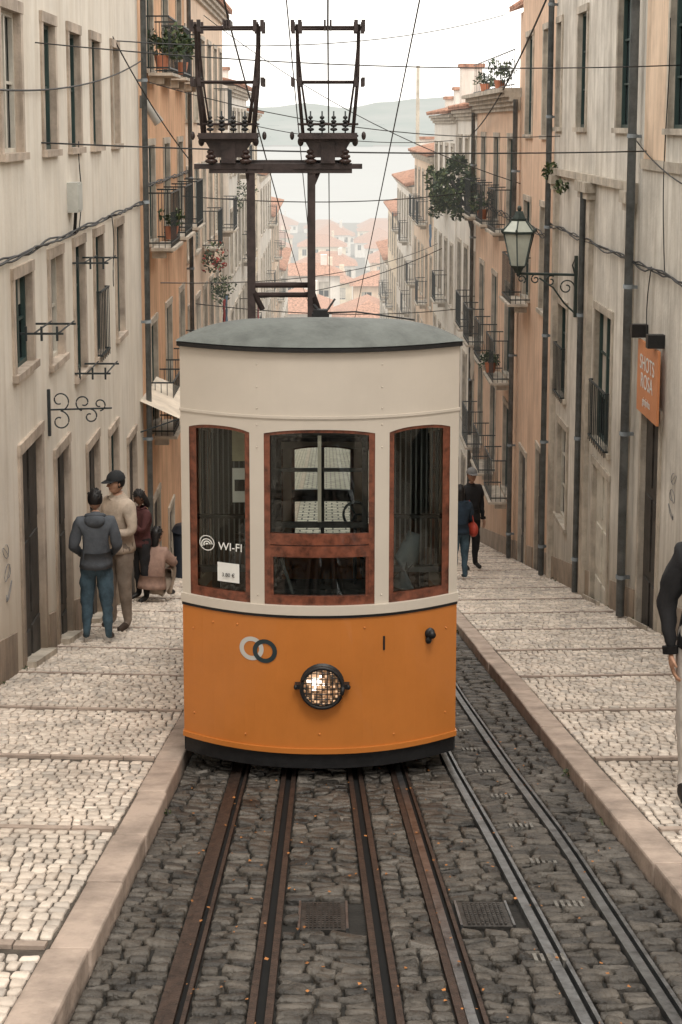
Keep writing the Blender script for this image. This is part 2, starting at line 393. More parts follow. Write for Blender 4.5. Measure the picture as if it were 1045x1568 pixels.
mb=MB();vs=[];nx,ny=140,14
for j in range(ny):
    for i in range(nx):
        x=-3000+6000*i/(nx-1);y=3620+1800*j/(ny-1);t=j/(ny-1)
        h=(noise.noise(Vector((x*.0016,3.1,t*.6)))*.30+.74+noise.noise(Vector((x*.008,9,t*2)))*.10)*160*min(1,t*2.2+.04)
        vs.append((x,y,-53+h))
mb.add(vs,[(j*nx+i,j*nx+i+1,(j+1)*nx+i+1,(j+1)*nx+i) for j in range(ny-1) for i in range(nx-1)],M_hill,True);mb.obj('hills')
mb=MB()
for _ in range(160):
    x=random.uniform(-900,900);y=3640+random.uniform(0,500);w=random.uniform(10,40);h=random.uniform(6,16);zb=-53+160*.6*min(1,(y-3620)/1800*2.2+.04)
    box(mb,x,x+w,y,y+20,zb-20,zb+h,M_hill)
mb.obj('far_shore_town')

M_dirt=mat('road_joint_soil',(.028,.026,.023),.95,.3,6,.4,40)
M_dirt2=mat('pavement_joint_soil',(.13,.11,.09),.95,.3,6,.4,40)
M_kerb=mat('kerb_stone',(.45,.36,.30),.85,.22,3,.35,35,haze=True)
M_cob=mat('limestone_cobbles',(.68,.61,.54),.7,.16,2.2,.35,60,tint=.24)
M_sett=mat('granite_setts',(.105,.097,.088),.55,.38,5,.9,38,tint=.45,rvar=.4,tintcol=(1,.95,.88))
def farmat(name,c1,c2,cm,sc):
    m=bpy.data.materials.new(name);m.use_nodes=True;nt=m.node_tree;N=nt.nodes;L=nt.links;b=N['Principled BSDF'];b.inputs['Roughness'].default_value=.8
    tc=N.new('ShaderNodeTexCoord');mp=N.new('ShaderNodeMapping');mp.inputs['Scale'].default_value=(1,.33,1);br=N.new('ShaderNodeTexBrick');br.inputs['Scale'].default_value=sc
    br.inputs['Color1'].default_value=(*c1,1);br.inputs['Color2'].default_value=(*c2,1);br.inputs['Mortar'].default_value=(*cm,1);br.inputs['Mortar Size'].default_value=.035
    L.new(tc.outputs['Object'],mp.inputs[0]);L.new(mp.outputs[0],br.inputs['Vector']);L.new(br.outputs[0],b.inputs['Base Color']);return m
M_farp=farmat('far_pavement',(.6,.55,.48),(.45,.41,.35),(.12,.11,.10),1.6)
M_farr=farmat('far_road',(.58,.54,.48),(.40,.37,.33),(.07,.07,.07),1.2)
def sheet(mb,x0,x1,ys,zf,m):
    vs=[]
    for y in ys: vs+=[(x0,y,zf(x0,y)),(x1,y,zf(x1,y))]
    mb.add(vs,[(2*i,2*i+1,2*i+3,2*i+2) for i in range(len(ys)-1)],m)
YC=42
mb=MB();sheet(mb,-.99,1.66,[-10,YC],lambda x,y:g(y),M_dirt);sheet(mb,-.99,1.66,[YC,45,110],lambda x,y:g(y)+.02,M_farr);road=mb.obj('road')
mb=MB();sheet(mb,XL-.3,-1.17,[-10,YC],lambda x,y:side(x,y)-.012,M_dirt2);sheet(mb,XL-.3,-1.17,[YC,45,110],lambda x,y:side(x,y),M_farp);pavL=mb.obj('pavement')
mb=MB();sheet(mb,1.84,XR+.3,[-10,YC],lambda x,y:side(x,y)-.012,M_dirt2);sheet(mb,1.84,XR+.3,[YC,45,110],lambda x,y:side(x,y),M_farp);pavR=mb.obj('pavement')
for a,b in((-1.17,-.99),(1.66,1.84)):
    mb=MB();y=-6
    while y<108:
        l=random.uniform(.8,1.3) if y<45 else 6
        dz=random.uniform(-.005,.005);j=random.uniform(-.008,.008);vs=[]
        for x in(a+j,b+j):
            for yy in(y+.006,y+l-.006):
                for k in(0,1): vs.append((x,yy,g(yy)-.1 if k==0 else g(yy)+.128+dz))
        mb.add(vs,HF,M_kerb);y+=l
    o=mb.obj('kerb');bv=o.modifiers.new('b','BEVEL');bv.width=.014;bv.segments=2;bv.limit_method='ANGLE'

railx={
 'r1':lambda y:-.60,'s1':lambda y:-.255,'s2':lambda y:.25-.012*max(0,min(y,14)-5.2),'r2':lambda y:.56-.014*max(0,min(y,14)-5.2),
 'r3':lambda y:float(np.interp(y,[0,5.3,7.8,9.8,14,45],[1.08,.997,.938,.874,.80,.74])),
 'r4':lambda y:float(np.interp(y,[0,5.3,7.8,9.8,12.7,18,45],[1.36,1.343,1.33,1.27,1.215,1.16,1.1]))}
def stones(name,zones,y0,y1,cx,cy,zf,mt,gap,seed,reject=None,zj=.004,top=.02,skew=0,parent=None,bands=None,inset=.9,mid=.75,tilt=.05,wvar=.3):
    r=np.random.default_rng(seed);cs=[]
    for (fx0,fx1) in zones:
        y=y0+r.uniform(0,cy)
        while y<y1:
            ch=cy*r.uniform(.85,1.15);yc=y+ch/2;y+=ch
            if bands and any(abs(yc-b)<cy*.80 for b in bands): continue
            x0=fx0(yc);x1=fx1(yc);n=max(1,int(round((x1-x0)/cx)))
            w=r.uniform(1-wvar,1+wvar,n);w=w/w.sum()*(x1-x0);e=x0+np.concatenate([[0],np.cumsum(w)])
            for i in range(n): cs.append((e[i],e[i+1],yc,ch))
    cs=np.array(cs)
    xc=(cs[:,0]+cs[:,1])/2
    sk=skew*np.sin(xc*3.1+cs[:,2]*.35)
    if bands:
        bd=np.min(np.abs(cs[:,2][:,None]-np.array(bands)[None]),axis=1);sk=sk*np.clip((bd-.1)/.4,0,1)
    yc=cs[:,2]+sk+r.normal(0,.05*cy,len(cs))
    hx=(cs[:,1]-cs[:,0])/2-gap/2;hy=cs[:,3]/2-gap/2+r.uniform(-.06,.06,len(cs))*cy
    if reject is not None:
        k=np.array([not reject(a,b,c) for a,b,c in zip(xc,yc,hx)]);xc,yc,hx,hy=xc[k],yc[k],hx[k],hy[k]
    n=len(xc);sx=np.array([1,.78,-.78,-1,-1,-.78,.78,1]);sy=np.array([.76,1,1,.76,-.76,-1,-1,-.76])
    jx=1+r.uniform(-.16,.05,(n,8));jy=1+r.uniform(-.18,.07,(n,8))
    ox=hx[:,None]*sx*jx;oy=hy[:,None]*sy*jy;rot=r.normal(0,.05,n)[:,None]
    ox,oy=ox*np.cos(rot)-oy*np.sin(rot),ox*np.sin(rot)+oy*np.cos(rot)
    bx=xc[:,None]+ox;by=yc[:,None]+oy;tx=xc[:,None]+ox*inset;ty=yc[:,None]+oy*inset
    zr=r.normal(0,zj,n)[:,None];tl=r.normal(0,tilt,(n,2))
    zfv=np.vectorize(zf)
    zb=zfv(bx,by)-.015;zm=zfv(bx,by)+top*mid+zr*.8;zt=zfv(tx,ty)+top+zr+ox*tl[:,:1]+oy*tl[:,1:]+r.normal(0,.0012,(n,8))
    V=np.stack([np.stack([bx,by,zb],2),np.stack([bx,by,zm],2),np.stack([tx,ty,zt],2)],1).reshape(-1,3)
    base=(np.arange(n)*24)[:,None];q=[]
    for L_ in(0,8):
        for i in range(8):
            k=(i+1)%8;q.append([L_+i,L_+k,L_+8+k,L_+8+i])
    Q=np.array(q);quads=(base[:,None,:]+Q[None]).reshape(-1)
    tops=(base+np.arange(16,24)[None]).reshape(-1);nq=n*16
    me=bpy.data.meshes.new(name);me.vertices.add(len(V));me.vertices.foreach_set('co',V.ravel())
    loops=np.concatenate([quads,tops]);me.loops.add(len(loops));me.loops.foreach_set('vertex_index',loops.astype(np.int32))
    st=np.concatenate([np.arange(nq)*4,nq*4+np.arange(n)*8]).astype(np.int32);tt=np.concatenate([np.full(nq,4),np.full(n,8)]).astype(np.int32)
    me.polygons.add(nq+n);me.polygons.foreach_set('loop_start',st);me.polygons.foreach_set('loop_total',tt)
    me.update(calc_edges=True);me.validate()
    at=me.attributes.new('tint','FLOAT','POINT');at.data.foreach_set('value',np.repeat(r.uniform(0,1,n),24).astype(np.float32))
    me.materials.append(mt);o=bpy.data.objects.new(name,me);scene.collection.objects.link(o)
    if parent: o.parent=parent
    return o
C=lambda v:(lambda y:v)
bands=[3.9+1.92*i for i in range(20)]
stones('cobbles',[(C(XL),C(-1.175))],2.5,YC,.071,.088,lambda x,y:side(x,y)-.018,M_cob,.009,1,skew=.03,parent=pavL,bands=bands,zj=.003)
stones('cobbles',[(C(1.845),C(XR))],2.5,YC,.071,.088,lambda x,y:side(x,y)-.018,M_cob,.009,2,skew=.03,parent=pavR,bands=bands,zj=.003)
mb=MB()
for b in bands:
    for a0,a1 in((XL,-1.18),(1.85,XR)):
        x=a0
        while x<a1-.05:
            l=min(random.uniform(.35,.7),a1-x);jj=random.uniform(-.006,.006)
            vs=[(xx,yy,side(xx,yy)+k) for xx in(x+.004,x+l-.004) for yy in(b-.034+jj,b+.034+jj) for k in(-.06,.006+jj*.3)]
            mb.add(vs,HF,M_kerb);x+=l
mb.obj('pavement_step_edging')
covers=[(-.12,.09,6.3,6.72),(.63,.86,6.35,6.72)]
def rej(a,b,c):
    for (u0,u1,v0,v1) in covers:
        if u0-c*.8<a<u1+c*.8 and v0-.03<b<v1+.03: return True
    return False
off=lambda k,o:(lambda y:railx[k](y)+o)
stones('granite_setts',[(C(-.985),off('r1',-.058)),(off('r1',.064),off('s1',-.052)),(off('s1',.052),off('s2',-.052)),(off('s2',.052),off('r2',-.058)),(off('r2',.06),off('r3',-.038)),(off('r3',.056),off('r4',-.038)),(off('r4',.056),C(1.655))],
  2.5,YC,.125,.078,lambda x,y:g(y)+.008,M_sett,.009,3,rej,zj=.0045,top=.022,parent=road,inset=.86,mid=.6,tilt=.10,wvar=.5)
M_rust=mat('rail_rust',(.070,.046,.036),.55,.4,18,.4,80,metal=.4,dirt=(.03,.022,.019))
M_steel=mat('rail_steel',(.27,.28,.29),.32,.3,12,.1,60,metal=.85)
M_black=mat('slot_black',(.006,.006,.006),.9,bump=0)
def strip(mb,xf,o0,o1,z0,z1,m,y0=2,y1=YC):
    n=60;vs=[]
    for i in range(n+1):
        y=y0+(y1-y0)*(i/n)**1.5;x=xf(y)
        vs+=[(x+o0,y,g(y)+z0),(x+o1,y,g(y)+z0),(x+o1,y,g(y)+z1),(x+o0,y,g(y)+z1)]
    mb.add(vs,[(4*i+a,4*i+(a+1)%4,4*i+4+(a+1)%4,4*i+4+a) for i in range(n) for a in range(4)],m)
for k in('r1','r2'):
    mb=MB();xf=railx[k]
    strip(mb,xf,-.056,-.022,0,.026,M_rust);strip(mb,xf,-.021,.018,0,.036,M_steel if k=='r2' else M_rust);strip(mb,xf,.018,.042,0,.006,M_black);strip(mb,xf,.042,.060,0,.030,M_rust);mb.obj('tram_rail')
for k in('s1','s2'):
    mb=MB();xf=railx[k];strip(mb,xf,-.049,-.019,0,.030,M_rust);strip(mb,xf,-.019,.019,0,.002,M_black);strip(mb,xf,.019,.049,0,.030,M_rust);mb.obj('cable_slot')
for k in('r3','r4'):
    mb=MB();xf=railx[k];strip(mb,xf,-.034,.010,0,.038,M_steel);strip(mb,xf,.010,.034,0,.006,M_black);strip(mb,xf,.034,.052,0,.034,M_steel);mb.obj('tram_rail')
M_cast=mat('cast_iron',(.08,.075,.07),.5,.3,25,.3,60,metal=.6)
for (u0,u1,v0,v1) in covers:
    mb=MB();vs=[(x,y,g(y)+k) for x in(u0,u1) for y in(v0,v1) for k in(0,.024)];mb.add(vs,HF,M_cast)
    for i in range(9):
        for j in range(12):
            x=u0+.02+(u1-u0-.04)*(i+.5)/9;y=v0+.02+(v1-v0-.04)*(j+.5)/12
            vs=[(xx,yy,g(yy)+k) for xx in(x-.006,x+.006) for yy in(y-.009,y+.009) for k in(.0242,.031)];mb.add(vs,HF,M_cast)
    for (p,q,r_,s_) in((u0-.012,u0-.001,v0,v1),(u1+.001,u1+.012,v0,v1)):
        mb.add([(x,y,g(y)+k) for x in(p,q) for y in(r_,s_) for k in(0,.032)],HF,M_steel)
    mb.obj('manhole_cover')
M_gt=mat('drain_grate_iron',(.22,.21,.19),.5,.3,25,.2,60,metal=.3)
mb=MB()
for i in range(16):
    yb=5.9+i*.75
    xc=railx['r3'](yb)*.46+railx['r4'](yb)*.54
    if yb<6.3: xc-=.22
    for j in range(5):
        x=xc-.06+j*.03;mb.add([(xx,yy,g(yy)+k) for xx in(x-.008,x+.008) for yy in(yb-.045,yb+.045) for k in(0,.040)],HF,M_gt)
mb.obj('drain_grate')
M_lf=mat('dead_leaf',(.42,.17,.05),.7,.3,bump=0);mb=MB()
for _ in range(220):
    y=random.uniform(4.8,11);x=random.choice([railx[k](y) for k in railx])+random.gauss(0,.12);s=random.uniform(.003,.011)
    if not -.95<x<1.6: continue
    t=random.uniform(0,6.28);zz_=g(y)+.042
    mb.add([(x+s*math.cos(t+a),y+s*1.6*math.sin(t+a),zz_-.234*s*1.6*math.sin(t+a)+random.uniform(0,.008)) for a in(0,1.3,3.1,4.6)],[(0,1,2,3)],M_lf)
mb.obj('fallen_leaves')
# weeds in the joints along wall feet and kerbs
E=empty('joint_weeds');bl=[]
for _ in range(46):
    y=random.uniform(6,28);x=random.choice((XL+.04,XR-.04,-.965,1.63));zz_=(side(x,y) if abs(x)>2 else g(y)+.03)
    bl.append(((x,y,zz_+.01),random.uniform(.015,.045)))
leaves('foliage',bl,700,.016,[M_leafA,M_leafB],E)

# ------------------------------------------------------------------ TRAM
T=empty('funicular_tram')
M_or=mat('tram_orange_paint',(.50,.172,.034),.42,.04,2.5,.03,12,coat=.15,rvar=.15)
M_cr=mat('tram_cream_paint',(.565,.51,.44),.45,.03,2,.02,10,coat=.1)
M_wd=mat('tram_varnished_wood',(.18,.058,.032),.35,.35,14,.1,30,coat=.3)
M_rf=mat('tram_roof_canvas',(.135,.148,.138),.6,.16,5,.2,30)
M_blk=mat('tram_black_trim',(.015,.015,.016),.45,.2,10)
M_int=mat('tram_interior_wood',(.07,.045,.03),.5,.3,6)
M_intd=mat('tram_interior_dark',(.025,.027,.027),.5,.2)
M_slat=mat('tram_slat_metal',(.14,.15,.15),.4,.2,metal=.3)
M_post=mat('tram_post_brown',(.05,.035,.033),.5,.3,10,.1)
M_ins=mat('porcelain_insulator',(.05,.03,.026),.25,.1)
M_wh=mat('white_sticker',(.75,.75,.72),.5,.03,bump=0)
M_gr=mat('ring_grey',(.48,.47,.44),.5,.03,bump=0)
M_tg=glass_mat()
cx=-.045;HW=.935;S=.234
TY=lambda u:9.4+.30*(abs(u)/HW)**2.2
TR=lambda u:16.9-.30*(abs(u)/HW)**2.2
def bent(mb,u0,u1,z0,z1,out,th,m,n=10,rear=False,dz=0):
    f0=z0 if callable(z0) else (lambda u:z0);f1=z1 if callable(z1) else (lambda u:z1);vs=[]
    for i in range(n+1):
        u=u0+(u1-u0)*i/n
        if rear: ya=TR(u)+out;yb=ya-th
        else: ya=TY(u)-out;yb=ya+th
        vs+=[(cx+u,ya,f0(u)+dz),(cx+u,yb,f0(u)+dz),(cx+u,yb,f1(u)+dz),(cx+u,ya,f1(u)+dz)]
    fs=[(4*i+a,4*i+(a+1)%4,4*i+4+(a+1)%4,4*i+4+a) for i in range(n) for a in range(4)]+[(0,1,2,3),(4*n,4*n+1,4*n+2,4*n+3)]
    mb.add(vs,fs,m)
def wt(uc,hw,zt=.225,dr=.03): return lambda u:zt-dr*abs((u-uc)/hw)**2.5
zones=[(-.875,-.46,-.6675,.2075),(-.365,.365,0,.365),(.46,.875,.6675,.2075)]
def endwall(rear,dz):
    b=MB();k=dict(rear=rear,dz=dz)
    bent(b,-HW,HW,-1.955,-1.047,0,.03,M_or,26,**k);bent(b,-HW-.008,HW+.008,-1.985,-1.95,.014,.05,M_or,26,**k)
    b.obj('lower_panel' ,T)
    b=MB()
    bent(b,-HW-.004,HW+.004,-1.046,-1.024,.010,.045,M_blk,26,**k)
    bent(b,-HW-.01,HW+.01,-1.023,-.962,.022,.07,M_cr,26,**k)
    for a,c in((-HW,-.875),(-.46,-.365),(.365,.46),(.875,HW)): bent(b,a,c,-.962,.2,.004,.06,M_cr,3,**k)
    for a,c,uc,hw in zones: bent(b,a,c,wt(uc,hw),.74,.004,.05,M_cr,14,**k)
    for a,c in((-HW,-.875),(-.46,-.365),(.365,.46),(.875,HW)): bent(b,a,c,.2,.74,.004,.05,M_cr,3,**k)
    bent(b,-HW-.008,HW+.008,.297,.314,.014,.02,M_cr,26,**k)
    bent(b,-HW-.018,HW+.018,.738,.765,.040,.09,M_blk,26,**k)
    b.obj('cream_end_panels',T)
    b=MB()
    for q,(a,c,uc,hw) in enumerate(zones):
        wl=.05 if q==0 else .032;wr=.05 if q==2 else .032
        if q==1: wl=wr=.04
        t=wt(uc,hw);bent(b,a,a+wl,-.962,t,-.005,.035,M_wd,3,**k);bent(b,c-wr,c,-.962,t,-.005,.035,M_wd,3,**k)
        bent(b,a+wl,c-wr,lambda u:t(u)-.022,t,-.005,.035,M_wd,8,**k);bent(b,a+wl,c-wr,-.962,-.90,-.005,.035,M_wd,8,**k)
    if not rear:
        bent(b,-.325,.325,-.635,-.56,-.004,.035,M_wd,8,**k);bent(b,-.325,.325,-.553,-.478,-.008,.03,M_wd,8,**k)
        bent(b,-.325,-.305,-.90,-.636,-.012,.02,M_wd,2,**k);bent(b,.305,.325,-.90,-.636,-.012,.02,M_wd,2,**k)
    b.obj('window_frames',T)
    b=MB()
    for a,c,uc,hw in zones: bent(b,a+.02,c-.02,-.93,lambda u:.215-.03*abs((u-uc)/hw)**2.5,-.022,.004,M_tg,6,**k)
    b.obj('window_glass',T)
    if rear:
        b=MB();bent(b,-.022,.022,-.9,.2,-.005,.04,M_intd,2,**k);bent(b,-.36,.36,-.44,-.30,-.005,.04,M_intd,4,**k)
        b.obj('mullions',T)
    b=MB();bent(b,-HW+.01,HW-.01,-2.10,-1.975,-.02,.05,M_blk,20,**k);b.obj('skirt',T)
endwall(False,0);endwall(True,-S*7.5)
b=MB();bw=MB();bg=MB()
for s in(-1,1):
    xo=cx+s*HW;xi=cx+s*(HW-.04);x0,x1=min(xo,xi),max(xo,xi)
    box(b,x0,x1,9.705,16.6,-1.96,-1.047,M_or,S,9.7);box(b,x0,x1,9.705,16.6,-1.046,-.95,M_cr,S,9.7);box(b,x0,x1,9.705,16.6,.2,.74,M_cr,S,9.7)
    for i in range(8):
        y=9.705+i*(6.895-.1)/7;box(b,x0,x1,y,y+.1,-.949,.199,M_cr,S,9.7)
        if i<7:
            ya=y+.1;yb=y+6.795/7
            box(bw,x0+.008,x1-.008,ya,ya+.04,-.949,.199,M_wd,S,9.7);box(bw,x0+.008,x1-.008,yb-.04,yb,-.949,.199,M_wd,S,9.7)
            box(bg,x0+.018,x0+.022,ya+.04,yb-.04,-.949,.199,M_tg,S,9.7)
    box(b,x0-.018,x1+.018,9.75,16.6,.738,.765,M_blk,S,9.7)
    box(b,min(xo,xo-s*.06),max(xo,xo-s*.06),9.72,16.55,-2.09,-1.97,M_blk,S,9.7)
b.obj('side_walls',T);bw.obj('side_window_frames',T);bg.obj('side_glass',T)
b=MB();nu,nt=44,34;vs=[]
for j in range(nt+1):
    t=(j/nt)**1.8
    for i in range(nu+1):
        u=-1+2*i/nu;uu=u*(HW+.022);ya=TY(min(abs(uu),HW))-.045;yb=16.95-.3*abs(u)**2.2
        y=ya+(yb-ya)*t
        zb=.762-S*max(0,y-9.75)
        d=y-ya;rp=math.sin(min(1,d/.42)*math.pi/2)**.8
        de=yb-y;rp*=math.sin(min(1,de/.5)*math.pi/2)**.8 if de>0 else 0
        zc_=.010+.152*rp*(1-abs(u)**3.6)**.62
        vs.append((cx+uu,y,zb+zc_))
b.add(vs,[(j*(nu+1)+i,j*(nu+1)+i+1,(j+1)*(nu+1)+i+1,(j+1)*(nu+1)+i) for j in range(nt) for i in range(nu)],M_rf,True);b.obj('roof',T)
b=MB();x0,x1=cx-HW+.05,cx+HW-.05
box(b,x0,x1,9.75,16.6,-1.75,-1.70,M_intd,S,9.7);box(b,x0,x1,9.75,16.5,.60,.63,M_int,S,9.7)
for yy in(11.9,14.2):
    for xa,xb in((x0,x0+.16),(x1-.16,x1),(cx-.46,cx-.40),(cx+.40,cx+.46)): box(b,xa,xb,yy,yy+.05,-1.7,.6,M_intd,S,9.7)
    box(b,x0,x1,yy,yy+.05,.15,.6,M_intd,S,9.7);box(b,x0,cx-.46,yy+.001,yy+.05,-1.7,-.85,M_int,S,9.7);box(b,cx+.46,x1,yy+.001,yy+.05,-1.7,-.85,M_int,S,9.7)
for i in range(5):
    y=10.9+i*1.15
    for s in(-1,1):
        xa=cx+s*.42;xb=cx+s*.86;xa,xb=min(xa,xb),max(xa,xb)
        box(b,xa,xb,y,y+.4,-1.3,-1.26,M_int,S,9.7);box(b,xa,xb,y+.4,y+.44,-1.3,-.75,M_int,S,9.7)
for s in(-1,1):
    for i in range(9):
        u=s*(.52+.036*i);box(b,cx+u-.005,cx+u+.005,9.90,9.91,-.84,.3,M_slat)
        if i%3==0: box(b,cx+u-.014,cx+u+.014,10.3,10.33,-1.2,.3,M_intd)
    xa,xb=sorted((cx+s*.5,cx+s*.86));box(b,xa,xb,9.88,9.93,-.88,-.842,M_slat);box(b,xa,xb,9.88,9.92,-.50,-.475,M_intd)
box(b,cx-.36,cx+.36,9.62,9.85,-1.7,-.92,M_intd);box(b,cx-.33,cx-.29,9.5,9.52,-.86,.2,M_intd);box(b,cx+.28,cx+.32,9.5,9.52,-.47,.2,M_intd)
box(b,cx-.29,cx+.28,9.50,9.52,-.46,-.42,M_intd);box(b,cx-.29,cx+.28,9.5,9.52,.165,.2,M_intd);box(b,cx-.012,cx+.012,9.5,9.515,-.42,.165,M_wframe)
box(b,cx-.29,cx-.012,9.5,9.515,-.08,-.055,M_intd);box(b,cx+.012,cx+.28,9.5,9.515,-.08,-.055,M_intd)
pts=[(cx+.24+.08*math.cos(t),9.62,-.40+.085*math.sin(t)) for t in [2*math.pi*i/24 for i in range(25)]];tube(b,pts,.010,M_iron,6)
tube(b,[(cx+.24,9.63,-.40),(cx+.24,9.75,-.95)],.014,M_iron)
for t in(0,2.1,4.2): tube(b,[(cx+.24,9.62,-.4),(cx+.24+.08*math.cos(t),9.62,-.4+.085*math.sin(t))],.007,M_iron)
tube(b,[(cx-.18,9.62,-.95),(cx-.26,9.6,-.7)],.012,M_slat)
M_seatc=mat('seat_cloth',(.16,.20,.22),.9)
tube(b,[(cx+.56,9.88,-.98),(cx+.60,9.90,-.80),(cx+.66,9.95,-.62)],[.10,.085,.05],M_seatc,10)
b.obj('interior',T)
b=MB()
for y in(10.6,15.4):
    for x in(-.60,.50):
        zc_=g(y)+.036+.17;tube(b,[(x-.04,y,zc_),(x+.04,y,zc_)],.17,M_cast,20,False)
    tube(b,[(-.6,y,g(y)+.2),(.5,y,g(y)+.2)],.04,M_cast)
box(b,-.75,.66,10,16.2,-1.98,-1.80,M_blk,S,9.7)
b.obj('wheels',T)
b=MB();hx,hz=-.028,-1.505;hy=9.4
def disc(mb,c,r,y0,y1,m,n=32,r2=None):
    tube(mb,[(c[0],y0,c[1]),(c[0],y1,c[1])],[r,r2 or r],m,n)
pr=[(hx+.137*math.cos(t),hy-.06,hz+.137*math.sin(t)) for t in [2*math.pi*i/40 for i in range(41)]]
tube(b,pr,.014,M_blk,8);disc(b,(hx,hz),.15,hy+.01,hy-.025,M_blk,36,.14)
Lm=[emis('lamp_lens_hot',(1,.86,.74),3.0,.2),emis('lamp_lens_warm',(1,.62,.36),.75,.2),emis('lamp_lens_mid',(.75,.40,.2),.28,.15),emis('lamp_lens_dim',(.35,.22,.13),.10,.12)]
cell=.0175
for i in range(-8,8):
    for j in range(-8,8):
        x=(i+.5)*cell;zc_=(j+.5)*cell
        if math.hypot(x,zc_)>.132: continue
        d=math.hypot(x+.042,zc_-.040);v=random.random()
        k=0 if (d<.034 and v<.9) or (d<.055 and v<.35) else 1 if d<.062 or v<.10 else 2 if v<.5 else 3
        yb=hy-.03-.035*math.sqrt(max(0,1-(math.hypot(x,zc_)/.135)**2))
        h=cell/2-.0006;tx=random.uniform(-.002,.002);tz=random.uniform(-.002,.002)
        b.add([(hx+x+a*h,yb+a*tx+c*tz,hz+zc_+c*h) for a,c in((-1,-1),(1,-1),(1,1),(-1,1))]+[(hx+x,yb-.004,hz+zc_)],[(0,1,4),(1,2,4),(2,3,4),(3,0,4)],Lm[k])
for i in range(-3,4):
    o=i*.035;h=math.sqrt(max(0,.135**2-o*o))
    tube(b,[(hx+o,hy-.066,hz-h),(hx+o,hy-.082,hz),(hx+o,hy-.066,hz+h)],.0036,M_blk,5);tube(b,[(hx-h,hy-.066,hz+o),(hx,hy-.084,hz+o),(hx+h,hy-.066,hz+o)],.0036,M_blk,5)
for s in(-1,1): box(b,hx+s*.16-.022,hx+s*.16+.022,hy-.05,hy+.005,hz-.012,hz+.018,M_blk);ell(b,(hx+s*.175,hy-.045,hz),(.014,.014,.018),M_blk)
b.obj('headlight',T)
b=MB()
def ring(u,zc_,r0,r1,m,out):
    vs=[];n=40
    for i in range(n):
        t=2*math.pi*i/n
        for r in(r0,r1):
            uu=u+r*math.cos(t);vs.append((cx+uu,TY(uu)-out,zc_+r*math.sin(t)))
    b.add(vs,[(2*i,2*i+1,(2*i+3)%(2*n),(2*i+2)%(2*n)) for i in range(n)],m)
ring(-.455,-1.275,.052,.082,M_gr,.004);ring(-.365,-1.285,.052,.082,mat('ring_dark',(.02,.035,.04),.5,bump=0),.006)
b.obj('operator_emblem',T)
b=MB();u=.745;yy=TY(u);disc(b,(cx+u,-1.21),.035,yy,yy-.03,M_blk,16);disc(b,(cx+u+.01,-1.20),.02,yy-.03,yy-.08,M_blk,12,.026);ell(b,(cx+u-.01,yy-.02,-1.255),(.022,.02,.026),M_blk)
for uu,zz_ in((-.72,-1.13),(-.55,-1.12),(.3,-1.12),(-.86,-1.8),(.86,-1.8),(-.86,-1.2),(.86,-1.2),(0,-1.85),(-.5,-1.88),(.5,-1.88)): ell(b,(cx+uu,TY(uu)-.002,zz_),(.008,.006,.008),M_or)
for uu in(-.41,.41):
    for zz_ in(.25,.36,.5,-.9,.1,.65): ell(b,(cx+uu,TY(uu)-.006,zz_),(.006,.004,.006),M_cr)
b.obj('socket_and_rivets',T)
def text(s,loc,size,m,name,parent=None,rz=0,ext=.001,rot=None):
    c=bpy.data.curves.new(name,'FONT');c.body=s;c.size=size;c.extrude=ext;c.align_x='CENTER';c.align_y='CENTER'
    o=bpy.data.objects.new(name+'_tmp',c);scene.collection.objects.link(o);dg=bpy.context.evaluated_depsgraph_get();dg.update()
    me=bpy.data.meshes.new_from_object(o.evaluated_get(dg));bpy.data.objects.remove(o);me.materials.clear();me.materials.append(m)
    ob=bpy.data.objects.new(name,me);scene.collection.objects.link(ob);ob.location=loc;ob.rotation_euler=rot or (math.pi/2,0,rz);ob.parent=parent;return ob
text('1',(cx+.43,TY(.43)-.005,-1.24),.14,M_blk,'number',T,.22,.002)
rz=-.36
text('WI-FI',(cx-.595,TY(-.595)+.010,-.60),.076,M_wh,'wifi_sticker',T,rz,.0015)
text('3.80 €',(cx-.61,TY(-.61)-.001,-.79),.036,M_blk,'price_text',T,rz)
b=MB();bent(b,-.685,-.535,-.84,-.71,-.010,.004,M_wh,4)
for r0,r1 in((0,.010),(.017,.026),(.033,.041)):
    vs=[];n=16
    for i in range(n+1):
        t=math.radians(-10+200*i/n)
        for r in(r0,r1): uu=-.757+r*math.cos(t+.3);vs.append((cx+uu,TY(uu)+.010,-.60+r*math.sin(t+.3)))
    b.add(vs,[(2*i,2*i+1,2*i+3,2*i+2) for i in range(n)],M_wh)
vs=[];n=30
for i in range(n+1):
    t=2*math.pi*i/n
    for r in(.047,.053): uu=-.757+r*math.cos(t);vs.append((cx+uu,TY(uu)+.010,-.59+r*math.sin(t)))
b.add(vs,[(2*i,2*i+1,2*i+3,2*i+2) for i in range(n)],M_wh)
b.obj('window_stickers',T)
b=MB();box(b,cx-.60,cx-.50,9.86,9.865,-.38,-.14,M_wh);box(b,cx-.60,cx-.50,9.86,9.865,-.09,.14,mat('notice_yellow',(.5,.45,.3),.6));box(b,cx-.585,cx-.515,9.856,9.859,-.30,-.22,M_intd);b.obj('paper_notice',T)
b=MB();py=10.35;zr=.78
for x in(-.53,-.105): box(b,x-.028,x+.028,py-.03,py+.03,zr-.1,1.93,M_post)
box(b,-.82,.18,py-.04,py+.04,1.86,1.93,M_post);box(b,-.75,.12,py+.05,py+.09,1.90,1.95,M_post)
tube(b,[(-.53,py,1.07),(-.105,py,1.07)],.022,M_post);tube(b,[(-.53,py,1.00),(-.105,py,1.00)],.02,M_post)
tube(b,[(-.105,py,1.03),(-.03,py-.05,.82)],.022,M_post);tube(b,[(-.53,py,1.05),(-.45,py-.05,.90)],.02,M_post)
